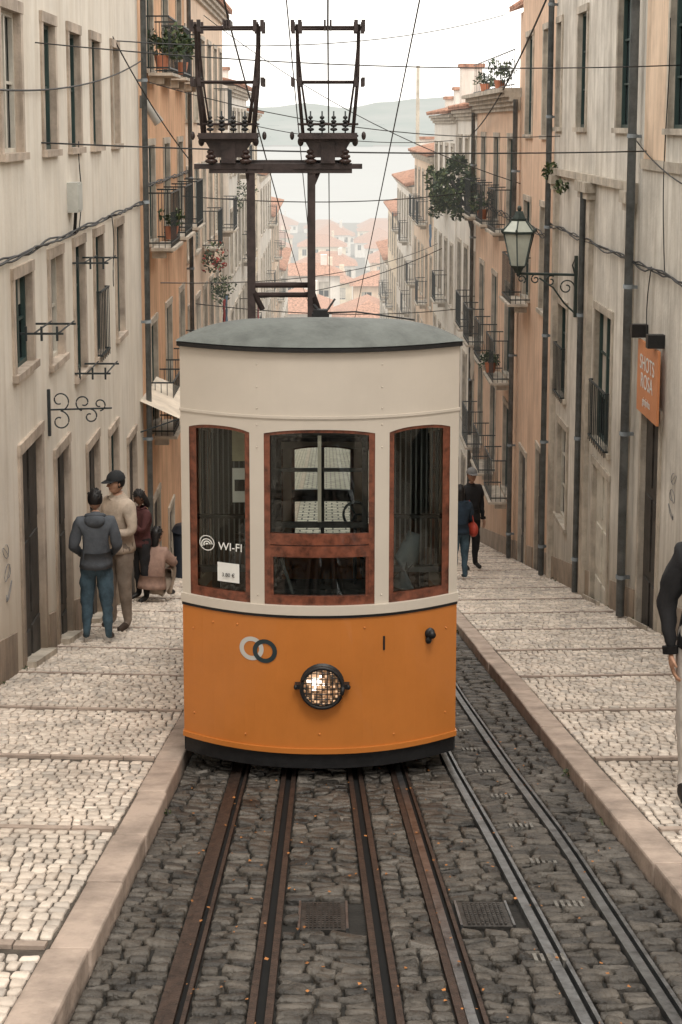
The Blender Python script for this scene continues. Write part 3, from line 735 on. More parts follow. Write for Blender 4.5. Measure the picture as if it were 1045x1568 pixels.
tube(b,[(-.56,py-.03,1.9),(-.53,py,1.7)],.015,M_post);tube(b,[(-.105,py,1.75),(-.05,py,1.88)],.018,M_post)
box(b,-.10,.02,py-.28,py-.2,.86,.90,M_blk);tube(b,[(-.04,py-.24,.90),(-.09,py-.24,.96)],.012,M_blk);tube(b,[(-.02,py-.24,.88),(.06,py-.24,1.0)],.008,M_blk)
for i in range(2): box(b,-.09,.01,py-.30+i*.05,py-.28+i*.05,.86,.93,M_blk)
tube(b,[(.6,9.9,.88),(.2,9.95,.93),(-.05,py-.24,.90)],.006,M_blk,5)
b.obj('roof_mast',T)
for nm,xl,xr in(('collector_frame_a',-.925,-.44),('collector_frame_b',-.232,.254)):
    b=MB();xm=(xl+xr)/2
    for dy in(-.12,.12):
        y=py+dy
        for zz_,e in((2.86,.0),(2.49,.03),(2.20,.05)):
            tube(b,[(xl+e,y,zz_),(xr-e,y,zz_)],.010,M_post)
        for p,q in((xl+.03,xl+.07),(xr-.03,xr-.07)):
            tube(b,[(p,y,2.88),(p+(q-p)*.15,y,2.5),(q,y,2.12)],.012,M_post)
            tube(b,[(p,y,2.80),(p+(q-p)*.7,y,2.5),(q+(.03 if q<xm else -.03),y,2.2)],.007,M_post)
        for p in(xl,xr,xl+.05,xr-.05):
            box(b,p-.013,p+.013,y-.014,y+.014,2.83,2.91,M_post)
            box(b,p-.012,p+.012,y-.014,y+.014,2.46,2.52,M_post)
    for zz_ in(2.86,2.49,2.2,2.12):
        for p in(xl+.04,xr-.04): tube(b,[(p,py-.13,zz_),(p,py+.13,zz_)],.009,M_post)
    for i in range(3): box(b,xm-.02+i*.02-.008,xm-.02+i*.02+.006,py-.13,py+.13,2.85,2.91,M_post)
    box(b,xl+.04,xr-.04,py-.14,py-.10,2.10,2.14,M_post);box(b,xl+.04,xr-.04,py+.10,py+.14,2.10,2.14,M_post)
    for i in range(4):
        x=xm-.12+i*.08
        for k in range(4): ell(b,(x,py-.12,2.165+k*.027),(.026-.003*k,.026-.003*k,.013),M_blk,10,6)
        tube(b,[(x,py-.12,2.14),(x,py-.12,2.29)],.006,M_iron)
    w=.17
    vs=[(xm-w,py-.06,2.10),(xm+w,py-.06,2.10),(xm+w*.55,py-.06,1.97),(xm-w*.55,py-.06,1.97)]
    for yy in(py-.07,py+.07): b.add([(v[0],yy,v[2]) for v in vs],[(0,1,2,3)],M_post)
    box(b,xm-.20,xm+.20,py-.075,py+.075,2.075,2.10,M_post);box(b,xm-.24,xm+.24,py-.05,py+.05,1.89,1.925,M_post)
    for s in(-1,1):
        for k in range(3): ell(b,(xm+s*.12,py-.05,1.945+k*.032),(.045-.007*k,.045-.007*k,.02),M_ins,12,6)
        tube(b,[(xm+s*.12,py-.05,1.92),(xm+s*.12,py-.05,2.08)],.014,M_iron)
        ell(b,(xm+s*.19,py-.02,2.08),(.022,.022,.034),M_post,10,6);ell(b,(xm+s*.25,py-.02,2.12),(.016,.016,.03),M_post,8,6)
    box(b,xm-.05,xm+.05,py-.08,py+.08,1.93,2.08,M_post)
    b.obj(nm,T)

for x in(-.68,.01):
    wire('overhead_wire',(x,-2,2.93+S*12.3),(x,py,2.925),.007,0);wire('overhead_wire',(x,py,2.925),(x+.2,80,2.925-S*62+3),.007,.4)
wire('overhead_wire',(.95,2,6.6),(.55,60,-8.6),.008,.2)
wire('overhead_wire',(-.35,2,5.6),(-.2,60,-7.5),.006,.2)
for a,b_,r,s in(((XL,15.1,3.02),(XR,16.5,2.85),.007,.12),((XL,15.3,2.01),(XR,18.2,1.87),.009,.06),((XL+.05,13.0,2.5),(XL+.08,23.3,3.2),.010,.15),
    ((XL,30,.75),(XR,38,.5),.012,.2),((XL,33,-1.83),(XR,43,-3.2),.012,.2),((XL,20.7,3.35),(XR,33,4.6),.009,.3),((3.9,40,1.9),(3.35,22,4.3),.016,.3),
    ((XR-.05,19,2.1),(XR-.05,15.5,1.5),.008,.1),((XL,24,2.9),(XR,25,2.0),.008,.3),((XL,40,2.4),(XR,46,1.7),.012,.3),((XL,26,-.6),(XR,52,-2.0),.01,.4),((XL,48,-3.5),(XR,50,-2.0),.014,.4),
    ((XL,20.6,3.4),(-2.2,24,1.6),.01,.1),((XL,36,4.8),(XR,30,1.0),.01,.4)):
    wire('span_wire',a,b_,r,s)
def fcable(x,n,y0,y1,zf,r=.018,amp=.04,seed=1):
    rr=random.Random(seed);mb=MB()
    for k in range(3):
        pts=[];ph=rr.uniform(0,6)
        N_=int((y1-y0)/.22)
        for i in range(N_+1):
            y=y0+(y1-y0)*i/N_;pts.append((x+n*(.055+.012*k),y,zf(y)+amp*math.sin(y*2.6+ph)*.5+amp*abs(math.sin(y*1.3+k))*.7+rr.uniform(-.01,.01)))
        tube(mb,pts,r*.6,M_cable,5)
    mb.obj('facade_cable')
fcable(XL,1,12,23.2,lambda y:z(1.24),seed=2);fcable(XR,-1,14,25.5,lambda y:z(1.75),seed=3,amp=.06)
fcable(XL,1,23.4,31,lambda y:z(1.0),seed=5);fcable(XR,-1,25.7,38,lambda y:z(2.0),seed=6,amp=.08)
for x,n,y,za,zb_ in((XL,1,17.3,z(1.2),z(.2)),(XL,1,19.9,z(1.2),z(2.2)),(XR,-1,17.6,z(1.7),z(3.2)),(XR,-1,16.9,z(1.7),z(-1.2)),(XR,-1,21.8,z(1.7),z(2.7))):
    mb=MB();pts=[(x+n*.04,y+.12*math.sin(t*5)+t*.2,za+(zb_-za)*t) for t in [i/14 for i in range(15)]];tube(mb,pts,.007,M_cable,5);mb.obj('facade_lead')
for x,n,yy,w,zt in((XR,-1,18.55,.055,4.8),(XR,-1,25.5,.05,4.8),(XR,-1,22.05,.045,1.2),(XR,-1,30.1,.05,2.7),(XL,1,23.2,.045,4.7),(XL,1,30.9,.045,4.9),(XR,-1,38.7,.05,2.5)):
    mb=MB();zb_=side(x,yy)+.02;xx=x+n*(w+.06)
    tube(mb,[(xx,yy,zt),(xx,yy,zb_)],w,M_pipe,12)
    q=zb_+.5
    while q<zt:
        tube(mb,[(xx,yy,q),(xx,yy,q+.05)],w+.012,M_pipe,12);box(mb,min(xx,x),max(xx,x),yy-.02,yy+.02,q,q+.04,M_pipe);q+=1.9
    mb.obj('drainpipe')
mb=MB()
for a,b_ in((18.75,19.0),(21.65,21.95),(22.2,22.42),(24.93,25.15)):
    zb_=side(XR,a)-.3
    box(mb,XR-.075,XR+.01,a,b_,zb_,z(1.1),M_stone);box(mb,XR-.12,XR+.01,a-.05,b_+.05,z(1.1),z(1.0),M_stone);box(mb,XR-.16,XR+.01,a-.09,b_+.09,z(1.0),z(.85),M_stone)
box(mb,XR-.09,XR+.01,18.65,25.55,z(.849),z(.74),M_stone);mb.obj('stone_pilasters')
mb=MB();box(mb,XR-.04,XR+.0,2.05,18.4,z(.55),z(.43),M_stone);mb.obj('string_course')
PL_fo=P('plaster_faded_orange',(.78,.60,.45),.12,.3)
mb=MB()
for a,b_ in((2.1,6.85),(8.05,9.85),(11.05,13.05),(14.25,16.0),(17.2,18.35)): box(mb,XR-.008,XR+.0,a,b_,z(.425),4.6,PL_fo)
mb.obj('painted_upper_storey')
mb=MB();M_graf=mat('graffiti_paint',(.22,.22,.23),.6,bump=0)
for x,n,y,zc_ in((XR,-1,16.3,z(4.0)),(XL,1,13.1,z(3.9))):
    for k in range(3):
        pts=[(x+n*.008,y+.12*math.sin(t*1.9+k*2)+.05*k,zc_-.2*k+.07*math.cos(t*2.3+k)) for t in [i*.3 for i in range(14)]];tube(mb,pts,.0035,M_graf,4)
mb.obj('graffiti')
mb=MB();M_fl=mat('floodlight_housing',(.62,.6,.56),.4,.1)
box(mb,XL,XL+.05,23.45,23.55,z(-.25),z(-.45),M_pipe)
tube(mb,[(XL+.05,23.5,z(-.38)),(XL+.30,23.5,z(-.02))],[.055,.085],M_fl,8);mb.obj('wall_floodlight')

SL=empty('street_lamp');mb=MB();ly=23.0;lx=3.02
M_lg=mat('lamp_green_paint',(.035,.05,.045),.45,.2,12)
tube(mb,[(XR-.02,ly,z(2.35)),(lx,ly,z(2.33))],.022,M_lg,8)
box(mb,XR-.05,XR,ly-.04,ly+.04,z(3.02),z(2.05),M_lg)
def spiral(c,r,t0,t1,dr,rad=.012):
    pts=[]
    for i in range(26):
        t=t0+(t1-t0)*i/25;rr=r*(1-dr*i/25);pts.append((c[0]+rr*math.cos(t),c[1],c[2]+rr*math.sin(t)))
    tube(mb,pts,rad,M_lg,6)
tube(mb,[(XR-.04,ly,z(2.95)),(XR-.2,ly,z(2.80)),(XR-.38,ly,z(2.55)),(XR-.6,ly,z(2.40))],.016,M_lg)
spiral((XR-.17,ly,z(2.55)),.13,0,8,.75);spiral((XR-.42,ly,z(2.45)),.09,1,8,.7);spiral((XR-.66,ly,z(2.42)),.07,2,9,.7);spiral((lx+.05,ly,z(2.42)),.07,-1,6,.7)
tube(mb,[(XR-.03,ly,z(2.05)),(XR-.08,ly,z(2.2)),(XR-.04,ly,z(2.34))],.014,M_lg)
mb.obj('bracket',SL);mb=MB()
M_lgl=mat('lantern_glass',(.50,.53,.46),.15,.1,3,bump=0,spec=.6)
def hexr(r,zv,n=6): return [(lx+r*math.cos(math.pi/n*2*i+.26),ly+r*math.sin(math.pi/n*2*i+.26),zv) for i in range(n)]
def frust(r0,z0,r1,z1,m,n=6):
    mb.add(hexr(r0,z0,n)+hexr(r1,z1,n),[(i,(i+1)%n,n+(i+1)%n,n+i) for i in range(n)]+[tuple(range(n)),tuple(range(n,2*n))],m)
zl=z(2.2)
frust(.05,zl-.12,.10,zl-.03,M_lg);frust(.12,zl-.03,.135,zl,M_lg);frust(.125,zl,.245,zl+.5,M_lgl)
h0=hexr(.13,zl);h1=hexr(.252,zl+.5)
for i in range(6): tube(mb,[h0[i],h1[i]],.012,M_lg,5)
frust(.28,zl+.5,.285,zl+.54,M_lg);frust(.27,zl+.54,.13,zl+.70,M_lgl);frust(.13,zl+.70,.14,zl+.74,M_lg);frust(.11,zl+.74,.06,zl+.85,M_lg);ell(mb,(lx,ly,zl+.89),(.035,.035,.05),M_lg);ell(mb,(lx,ly,zl-.14),(.03,.03,.04),M_lg)
h2=hexr(.275,zl+.54);h3=hexr(.135,zl+.70)
for i in range(6):
    tube(mb,[h2[i],h3[i]],.012,M_lg,5);ell(mb,hexr(.285,zl+.55)[i],(.02,.02,.035),M_lg,8,6)
mb.obj('lantern',SL)

mb=MB();by=15.3;bz=z(3.0)
tube(mb,[(XL,by,bz),(XL+.68,by,bz+.02)],.010,M_iron);box(mb,XL,XL+.03,by-.02,by+.02,bz-.28,bz+.22,M_iron)
M_lg=M_iron
spiral((XL+.13,by,bz+.10),.11,-1.5,5,.7,.008);spiral((XL+.13,by,bz-.12),.11,1.5,-5,.7,.008);spiral((XL+.38,by,bz+.08),.09,4.5,-2,.7,.008);spiral((XL+.55,by,bz+.06),.07,-1.5,5,.7,.008);spiral((XL+.45,by,bz-.07),.08,1.5,-5,.7,.008)
mb.obj('wrought_iron_sign_bracket')
for yv,D in((17.0,1.6),(17.0,2.9),(14.0,2.0)):
    mb=MB();box(mb,XL,XL+.42,yv-.010,yv+.010,z(D)-.010,z(D)+.010,M_iron);box(mb,XL,XL+.42,yv+.7,yv+.72,z(D)-.010,z(D)+.010,M_iron)
    for d in(.15,.38): box(mb,XL+d,XL+d+.014,yv-.05,yv+.8,z(D)+.011,z(D)+.022,M_iron)
    for d in(.05,.2,.35): box(mb,XL+d,XL+d+.02,yv-.012,yv+.012,z(D)-.07,z(D)+.07,M_iron)
    mb.obj('clothesline_bracket')
M_box=mat('utility_box_grey',(.48,.48,.44),.6,.12);mb=MB();box(mb,XL,XL+.12,16.75,17.05,z(1.0),z(.66),M_box);box(mb,XL+.12,XL+.13,16.77,17.03,z(.98),z(.68),M_box);tube(mb,[(XL+.07,16.9,z(1.0)),(XL+.05,16.9,z(1.25))],.02,M_cable);mb.obj('utility_box')
M_awn=mat('awning_canvas',(.66,.58,.48),.85,.12,3,haze=True);mb=MB()
ay0,ay1=22.9,25.2;az=z(4.35)
mb.add([(XL,ay0,az),(XL,ay1,az),(XL+.62,ay1,az-.28),(XL+.62,ay0,az-.28),(XL+.62,ay0,az-.40),(XL+.62,ay1,az-.40)],[(0,1,2,3),(3,2,5,4)],M_awn)
for yy in(ay0,ay1): tube(mb,[(XL,yy,az-.5),(XL+.6,yy,az-.29)],.012,M_iron)
mb.obj('awning')
M_sg=mat('sign_orange',(.62,.25,.11),.5,.08,3);SG=empty('shop_sign');mb=MB();box(mb,XR-.10,XR-.07,16.85,17.95,z(3.5),z(2.62),M_sg);mb.obj('panel',SG)
mb=MB()
for yy in(16.95,17.85): box(mb,XR-.2,XR,yy,yy+.12,z(2.6),z(2.44),M_blk)
mb.obj('spotlights',SG)
text('SHOTS',(XR-.105,17.4,z(2.88)),.26,M_wh,'lettering',SG,rot=(math.pi/2,0,-math.pi/2));text('ROSA',(XR-.105,17.4,z(3.1)),.26,M_wh,'lettering_2',SG,rot=(math.pi/2,0,-math.pi/2));text('ginjinha',(XR-.105,17.4,z(3.33)),.14,M_wh,'lettering_3',SG,rot=(math.pi/2,0,-math.pi/2))
def plant(x,y,zv,r,n=260,red=0,pot=True):
    E=empty('potted_plant')
    if pot:
        mb=MB();tube(mb,[(x,y,zv),(x,y,zv+.22)],[.09,.13],M_pot,12);mb.obj('pot',E)
    bl=[((x+random.uniform(-r,r)*.6,y+random.uniform(-r,r)*.8,zv+.25+random.uniform(-.3,1)*r),r*random.uniform(.4,.8)) for _ in range(5)]
    leaves('foliage',bl,n,.055,[M_leafA,M_leafA,M_leafB]+([M_red] if red else []),E)
plant(XL+.25,24.5,z(-.9),.35,400);plant(XL+.3,27.2,z(-.9),.3);plant(XL+.3,25.1,z(1.95),.2,120);plant(XL+.25,35,z(3.6),.35,300,1,False);plant(XL+.3,38,z(4.6),.4,300,0,False);plant(XL+.3,47,z(2.6),.5,300,0,False)
plant(XR-.3,34.4,z(2.2),.3,200);plant(XR-.35,31.8,z(5.4),.25,150);plant(XR-.1,33,2.95,.3,200);plant(XR-.1,36,2.95,.3,200)
E=empty('hanging_vine');bl=[((3.95-random.uniform(.0,1.1),39.5+random.uniform(-1,1.5),z(1.55)+random.uniform(-.8,.7)),random.uniform(.12,.32)) for _ in range(22)];leaves('foliage',bl,2000,.08,[M_leafA,M_leafA,M_leafB],E)
mb=MB();tube(mb,[(XR,39.6,z(3.0)),(XR-.2,39.6,z(2.2)),(XR-.6,39.4,z(1.5))],.03,M_door)
for i in range(6): tube(mb,[(XR-.2,39.6,z(2.2)),(XR-.3-.1*i,39.3+.3*i,z(1.7)-.1*(i%3))],.015,M_door)
mb.obj('stems',E)
E=empty('wall_plant');leaves('foliage',[((XR-.12,24.0,z(1.0)),.13),((XR-.12,25.2,z(.8)),.16)],160,.05,[M_leafA,M_leafB],E)
mb=MB()
for zz_ in(3.0,3.7): box(mb,XR-.13,XR-.11,30.3,38.6,zz_,zz_+.02,M_iron)
q=30.3
while q<38.6: box(mb,XR-.125,XR-.115,q,q+.01,2.94,3.7,M_iron);q+=.4
mb.obj('roof_terrace_railing')
building('terrace_penthouse',XR+1.0,-1,30.6,38.0,5.0,PL_peach,[(32,33,3.1,4.6,'win',G),(35.5,36.5,3.1,4.6,'win',G)],deep=6,plinth=False,cornice=False)
for yv,xx,zt in((50,4.9,3.6),(57,5.3,3.0),(60,5.2,2.7),(70,4.8,1.0),(58,-4.2,3.8)):
    mb=MB();box(mb,xx-.35,xx+.35,yv,yv+.7,zt-2,zt+.5,PL_white);box(mb,xx-.42,xx+.42,yv-.07,yv+.77,zt+.5,zt+.62,M_roof);mb.obj('chimney')
mb=MB();tube(mb,[(4.1,66.5,-1),(4.1,66.5,4.8)],[.09,.08],mat('flue_pipe_paint',(.42,.37,.30),.8,haze=True),10);mb.obj('flue_pipe')
mb=MB();M_cl=[mat('laundry_red',(.4,.05,.05),.9,haze=True,bump=0),mat('laundry_blue',(.12,.2,.3),.9,haze=True,bump=0),M_curt]
for i,(x,y,zv) in enumerate(((XL+.55,34,-1.9),(XL+.55,34.8,-1.9),(XR-.55,33.6,-3.0),(XL+.6,50,-3.8),(XR-.6,47,-1.0))):
    m=M_cl[i%3];vs=[]
    for a in range(6):
        for c in range(5): vs.append((x+.03*math.sin(a*2+c),y+a*.1,zv-c*.18))
    mb.add(vs,[(a*5+c,a*5+c+1,a*5+c+6,a*5+c+5) for a in range(5) for c in range(4)],m,True)
mb.obj('laundry')
mb=MB();bx,by_=-2.45,25.0;zb_=side(bx,by_);M_bin=mat('bin_plastic',(.02,.025,.035),.5);tube(mb,[(bx,by_,zb_),(bx,by_,zb_+.85)],[.2,.24],M_bin,16);tube(mb,[(bx,by_,zb_+.85),(bx,by_,zb_+.95)],[.26,.2],M_bin,16);mb.obj('litter_bin')
mb=MB()
for (x,n,a,b_) in((XL,1,13.8,14.9),(XL,1,15.6,16.45),(XL,1,17.7,18.6),(XR,-1,17.0,18.05),(XR,-1,20.0,21.3)):
    x0,x1=sorted((x-.1,x+n*.12));vs=[(xx,yy,side(xx,yy)+(-.2 if k==0 else .06)) for xx in(x0,x1) for yy in(a,b_) for k in(0,1)];mb.add(vs,HF,M_stone)
mb.obj('doorstep')

# ------------------------------------------------------------------ PEOPLE
SK=mat('skin',(.42,.24,.16),.55,.1,10,.05);LIP=mat('lips',(.3,.1,.08),.5);EYE=mat('eye_dark',(.02,.015,.01),.2)
DEF=dict(pelvis=(0,0,.95),spine=(0,.0,1.12),chest=(0,.0,1.30),neck=(0,.0,1.46),head=(0,.015,1.545),
 shL=(-.165,0,1.40),elL=(-.225,-.02,1.12),wrL=(-.23,.05,.87),shR=(.165,0,1.40),elR=(.225,-.02,1.12),wrR=(.23,.05,.87),
 hipL=(-.085,0,.88),knL=(-.10,.02,.49),anL=(-.11,-.01,.085),toeL=(-.125,.15,.04),hipR=(.085,0,.88),knR=(.10,.02,.49),anR=(.11,-.01,.085),toeR=(.125,.15,.04))
RAD=dict(pelvis=.135,spine=.12,chest=.135,neck=.065,head=.052,shL=.078,elL=.052,wrL=.034,shR=.078,elR=.052,wrR=.034,hipL=.10,knL=.066,anL=.046,toeL=.036,hipR=.10,knR=.066,anR=.046,toeR=.036)
BN=[('pelvis','spine','top'),('spine','chest','top'),('chest','neck','top'),('neck','head','skin'),('chest','shL','top'),('shL','elL','top'),('elL','wrL','top'),('chest','shR','top'),('shR','elR','top'),('elR','wrR','top'),
 ('pelvis','hipL','bot'),('hipL','knL','bot'),('knL','anL','bot'),('anL','toeL','shoe'),('pelvis','hipR','bot'),('hipR','knR','bot'),('knR','anR','bot'),('anR','toeR','shoe')]
def human(name,loc,rz,h,pose,top,bot,shoe,hair,hat=None,look=(0,1,0),bulk=1.0,hairlong=False,hood=False,bag=None,skin=None):
    skin=skin or SK;J={k:Vector(pose.get(k,v)) for k,v in DEF.items()};names=list(J);ix={n:i for i,n in enumerate(names)}
    me=bpy.data.meshes.new('t');me.from_pydata([J[n] for n in names],[(ix[a],ix[b]) for a,b,_ in BN],[])
    o=bpy.data.objects.new('t',me);scene.collection.objects.link(o)
    sk=o.modifiers.new('s','SKIN');sk.use_smooth_shade=True
    for n in names:
        r=RAD[n]*(bulk if n not in('neck','head','wrL','wrR','anL','anR','toeL','toeR') else 1);d=me.skin_vertices[0].data[ix[n]];d.radius=(r,r);d.use_root=(n=='pelvis')
    ss=o.modifiers.new('u','SUBSURF');ss.levels=2;ss.render_levels=2
    dg=bpy.context.evaluated_depsgraph_get();dg.update();m2=bpy.data.meshes.new_from_object(o.evaluated_get(dg));bpy.data.objects.remove(o)
    mb=MB();mm={'top':top,'bot':bot,'shoe':shoe,'skin':skin}
    V=[v.co.copy() for v in m2.vertices]
    for v in V:
        f=noise.noise(v*9+Vector((h*7,0,0)))*.018+noise.noise(v*22)*.010;d=Vector((v.x,v.y,0))
        if v.z<1.42 and d.length>1e-3: v+=d.normalized()*f
    segs=[(J[a],J[b],(RAD[a]+RAD[b])/2,l) for a,b,l in BN]
    mb.v=[tuple(v) for v in V]
    for p in m2.polygons:
        c=sum((V[i] for i in p.vertices),Vector())/len(p.vertices);best=None
        for A,Bv,r,l in segs:
            ab=Bv-A;t=max(0,min(1,(c-A).dot(ab)/ab.length_squared));dd=(c-A-ab*t).length/r
            if best is None or dd<best[0]: best=(dd,l,t)
        mb.f.append(tuple(p.vertices));mb.m.append(mb.mi(mm[best[1]]));mb.sm.append(True)
    pv=J['pelvis'];sp=J['spine'];d=(pv-sp).normalized();q=pv+d*.06
    tube(mb,[sp+d*.05,pv,q,q+d*.005],[.135*bulk,.152*bulk,.158*bulk,.12],top,18)
    L_=Vector(look).normalized();up=Vector((0,0,1));rt=L_.cross(up).normalized();u2=rt.cross(L_);Mh=Matrix((rt,L_,u2)).transposed()
    hc=J['head']+Vector((0,.0,.105))+L_*.015
    P_=lambda x,y,zv:hc+Mh@Vector((x,y,zv))
    ell(mb,hc,(.074,.092,.108),skin,20,14,Mh);ell(mb,P_(0,.022,-.06),(.052,.062,.055),skin,14,10,Mh)
    tube(mb,[P_(0,.085,.018),P_(0,.106,-.018),P_(0,.086,-.028)],[.008,.014,.008],skin,8)
    for s in(-1,1):
        ell(mb,P_(s*.03,.081,.012),(.012,.007,.007),EYE,8,6,Mh);ell(mb,P_(s*.075,-.002,-.005),(.010,.018,.028),skin,8,6,Mh)
        tube(mb,[P_(s*.016,.089,.03),P_(s*.045,.078,.03)],.004,hair,5)
    ell(mb,P_(0,.08,-.052),(.022,.008,.007),LIP,8,6,Mh)
    ell(mb,P_(0,-.010,.014),(.085,.096,.108),hair,22,16,Mh,keep=lambda q:(q.z>.38) or (q.y<.15 and q.z>-.55))
    if hairlong: ell(mb,P_(0,-.055,-.08),(.08,.055,.15),hair,14,10,Mh)
    for _ in range(60):
        t=random.uniform(0,6.28);e=random.uniform(.2,1.4);dv=Vector((math.cos(t)*math.cos(e)*.085,math.sin(t)*math.cos(e)*.095-.01,math.sin(e)*.108+.014))
        if dv.y>.05 and dv.z<.06: continue
        tube(mb,[P_(*dv),P_(*(dv*1.10+Vector((random.uniform(-.01,.01),0,random.uniform(-.01,.01)))))],[.012,.003],hair,4)
    if hat:
        ell(mb,P_(0,-.005,.035),(.094,.108,.10),hat,20,12,Mh,keep=lambda q:q.z>.0)
        vs=[];n=10
        for i in range(n+1):
            t=math.radians(25+130*i/n);vs+=[P_(.088*math.cos(t),.095*math.sin(t),.045),P_(.085*math.cos(t),.095*math.sin(t)+.075*math.sin(t)**.7,.030)]
        mb.add(vs,[(2*i,2*i+1,2*i+3,2*i+2) for i in range(n)],hat,True)
    nk=J['neck']
    if hood:
        ell(mb,nk+Vector((0,-.075,-.03)),(.12,.07,.085),top,16,10)
        pts=[nk+Vector((.095*math.cos(t),.08*math.sin(t)-.01,.01-.03*math.sin(t))) for t in [2*math.pi*i/20 for i in range(21)]];tube(mb,pts,.028,top,8)
    else:
        pts=[nk+Vector((.065*math.cos(t),.06*math.sin(t),.015-.015*math.sin(t))) for t in [2*math.pi*i/20 for i in range(21)]];tube(mb,pts,.018,top,8)
    for s,e,w in((-1,'elL','wrL'),(1,'elR','wrR')):
        E_,W_=J[e],J[w];d=(W_-E_).normalized();sd=Vector((0,1,0));sd=(sd-d*sd.dot(d));sd=sd.normalized() if sd.length>.1 else Vector((1,0,0))
        nm=d.cross(sd);Mx=Matrix((sd,nm,d)).transposed();pc=W_+d*.05
        tube(mb,[W_-d*.03,W_+d*.012],[.044,.043],top,12);ell(mb,pc,(.040,.017,.052),skin,12,8,Mx)
        inw=nm*(1 if nm.x*s<0 else -1)
        for k,(o_,ln) in enumerate(((-.029,.062),(-.010,.075),(.010,.08),(.029,.07))):
            b0=pc+sd*o_+d*.035;tube(mb,[b0,b0+d*ln*.45+inw*.006,b0+d*ln*.8+inw*.02,b0+d*ln*.95+inw*.036],[.0095,.009,.008,.006],skin,6)
        b0=pc+sd*.030-d*.02;tube(mb,[b0,b0+sd*.026+d*.022+inw*.008,b0+sd*.034+d*.05+inw*.018],[.012,.010,.007],skin,6)
    if bag:
        c=Vector(bag[0]);ell(mb,c,(.09,.16,.14),bag[1],14,10);tube(mb,[c+Vector((0,-.05,.12)),J['shR']+Vector((0,-.03,.08)),c+Vector((0,.05,.12))],.012,bag[1],6)
    ob=mb.obj(name);k=h/1.75;ob.scale=(k,k,k);ob.rotation_euler=(0,0,rz);x,y=loc;ob.location=(x,y,side(x,y)+.012);return ob
hoodie=mat('hoodie_slate',(.085,.095,.11),.9,.15,8,.2,60);jeans=mat('jeans_blue',(.06,.105,.14),.85,.25,8,.2,60);shoeb=mat('shoe_brown',(.06,.04,.03),.7)
beige=mat('jacket_beige',(.50,.41,.33),.85,.15,8,.2,50);khaki=mat('trousers_taupe',(.22,.175,.14),.85,.15,8);hairb=mat('hair_black',(.012,.010,.010),.5,.3,30)
blk=mat('clothes_black',(.014,.014,.016),.85,.2,8,.2,60);pink=mat('coat_dusty_pink',(.34,.22,.175),.9,.15,8);navy=mat('clothes_navy',(.02,.035,.055),.85,.2,8);white=mat('trousers_pale',(.5,.46,.42),.85,.1,8)
capm=mat('cap_dark',(.02,.022,.025),.8);rbag=mat('bag_red',(.4,.05,.03),.6);shoek=mat('shoe_black',(.02,.02,.02),.5)
hj=dict(shL=(-.175,0,1.39),shR=(.175,0,1.39),elL=(-.25,-.04,1.13),wrL=(-.17,.12,1.0),elR=(.25,-.04,1.13),wrR=(.17,.12,1.0),knL=(-.11,.03,.49),anL=(-.12,0,.085),toeL=(-.15,.14,.04),knR=(.11,0,.49),anR=(.13,-.03,.085),toeR=(.16,.11,.04),head=(0,.03,1.54))
human('man_in_hoodie',(-2.55,15.8),.08,1.72,hj,hoodie,jeans,shoeb,hairb,look=(-.3,1,-.1),bulk=1.2,hood=True)
pj=dict(elL=(-.25,.02,1.14),wrL=(-.08,.22,1.12),elR=(.25,-.02,1.14),wrR=(.20,.16,.98),hipR=(.085,0,.88),knR=(.11,.05,.49),anR=(.12,0,.085),toeR=(.14,.15,.04))
human('man_in_beige_jacket',(-2.48,17.1),math.pi-.7,1.92,pj,beige,khaki,shoeb,hairb,hat=capm,look=(.25,1,-.1),bulk=1.15)
human('standing_woman',(-2.66,20.6),math.pi-.9,1.64,dict(elL=(-.2,.1,1.16),wrL=(-.03,.25,1.28),elR=(.2,.08,1.15),wrR=(.04,.26,1.22)),mat('top_dark_red',(.09,.03,.03),.85),blk,shoek,hairb,look=(.2,1,-.5),hairlong=True,skin=mat('skin_dark',(.16,.08,.05),.55))
sq=dict(pelvis=(0,-.05,.27),spine=(0,-.02,.44),chest=(0,.05,.62),neck=(0,.09,.77),head=(0,.11,.85),shL=(-.16,.06,.71),shR=(.16,.06,.71),elL=(-.22,.22,.52),wrL=(-.10,.42,.50),elR=(.22,.22,.52),wrR=(.10,.42,.50),
 hipL=(-.09,-.03,.24),hipR=(.09,-.03,.24),knL=(-.14,.36,.44),knR=(.14,.36,.44),anL=(-.13,.22,.08),anR=(.13,.22,.08),toeL=(-.14,.38,.04),toeR=(.14,.38,.04))
human('crouching_woman',(-2.50,20.6),-.35,1.75,sq,pink,mat('trousers_sand',(.34,.27,.21),.9),shoek,hairb,look=(.3,1,-.1),bulk=1.35,hairlong=True)
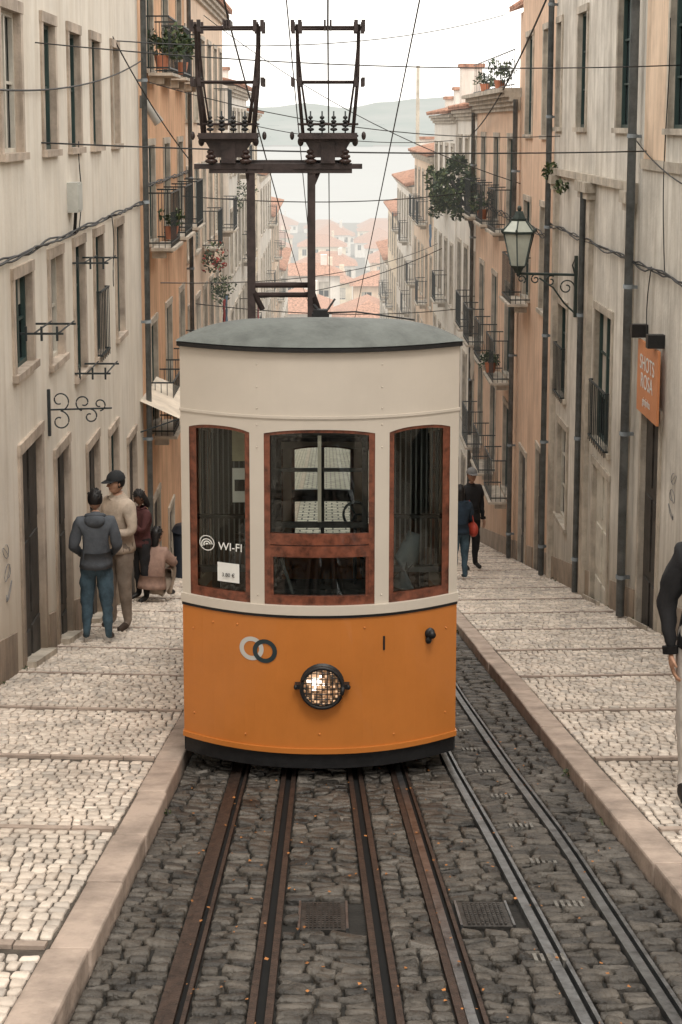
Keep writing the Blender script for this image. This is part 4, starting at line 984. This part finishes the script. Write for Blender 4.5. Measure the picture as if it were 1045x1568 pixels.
human('woman_with_red_bag',(2.30,24.6),.3,1.66,dict(elR=(.24,.05,1.12),wrR=(.20,.22,1.02)),navy,jeans,shoek,hairb,look=(.3,1,0),bag=((.27,.05,.92),rbag),hairlong=True,bulk=1.1)
human('man_in_dark_cap',(2.74,27.2),math.pi+.5,1.95,dict(),blk,blk,shoek,hairb,hat=mat('cap_grey',(.2,.2,.2),.8),look=(.3,1,0),bulk=1.1)
human('pedestrian_in_black_coat',(2.275,8.4),math.pi-.1,1.88,dict(wrR=(.215,.03,.86),elR=(.24,-.03,1.12),knL=(-.1,.1,.5),anL=(-.1,.12,.09),toeL=(-.11,.28,.05)),blk,white,shoek,hairb,hat=capm,look=(.3,1,-.1),bulk=1.15)

# ------------------------------------------------------------------ light & sky
wd=bpy.data.worlds.new('World');scene.world=wd;wd.use_nodes=True;N=wd.node_tree.nodes;L=wd.node_tree.links
bgn=N['Background'];sky=N.new('ShaderNodeTexSky');sky.sky_type='NISHITA';sky.sun_disc=False
EL,AZ=math.radians(58),math.radians(168)
sky.sun_elevation=EL;sky.sun_rotation=AZ;sky.dust_density=5
mx=N.new('ShaderNodeMix');mx.data_type='RGBA';mx.inputs[0].default_value=.88;L.new(sky.outputs[0],mx.inputs[6]);mx.inputs[7].default_value=(22.0,21.2,19.8,1)
L.new(mx.outputs[2],bgn.inputs[0]);bgn.inputs[1].default_value=.1
sl=bpy.data.lights.new('sun','SUN');sl.energy=1.5;sl.angle=math.radians(16);sl.color=(1,.94,.86);so=bpy.data.objects.new('sun',sl);scene.collection.objects.link(so)
sd=Vector((math.sin(AZ)*math.cos(EL),math.cos(AZ)*math.cos(EL),math.sin(EL)))
so.rotation_euler=sd.to_track_quat('Z','Y').to_euler()
cam=bpy.data.cameras.new('camera');co=bpy.data.objects.new('camera',cam);scene.collection.objects.link(co);scene.camera=co
co.location=(0,0,CZ);co.rotation_euler=(math.radians(90-7.24),0,0)
cam.sensor_fit='VERTICAL';cam.sensor_height=36;cam.sensor_width=24;cam.lens=51.66;cam.shift_y=-.1964;cam.shift_x=.01435;cam.clip_end=20000;cam.clip_start=.05
scene.view_settings.view_transform='Standard';scene.view_settings.look='None';scene.view_settings.exposure=0
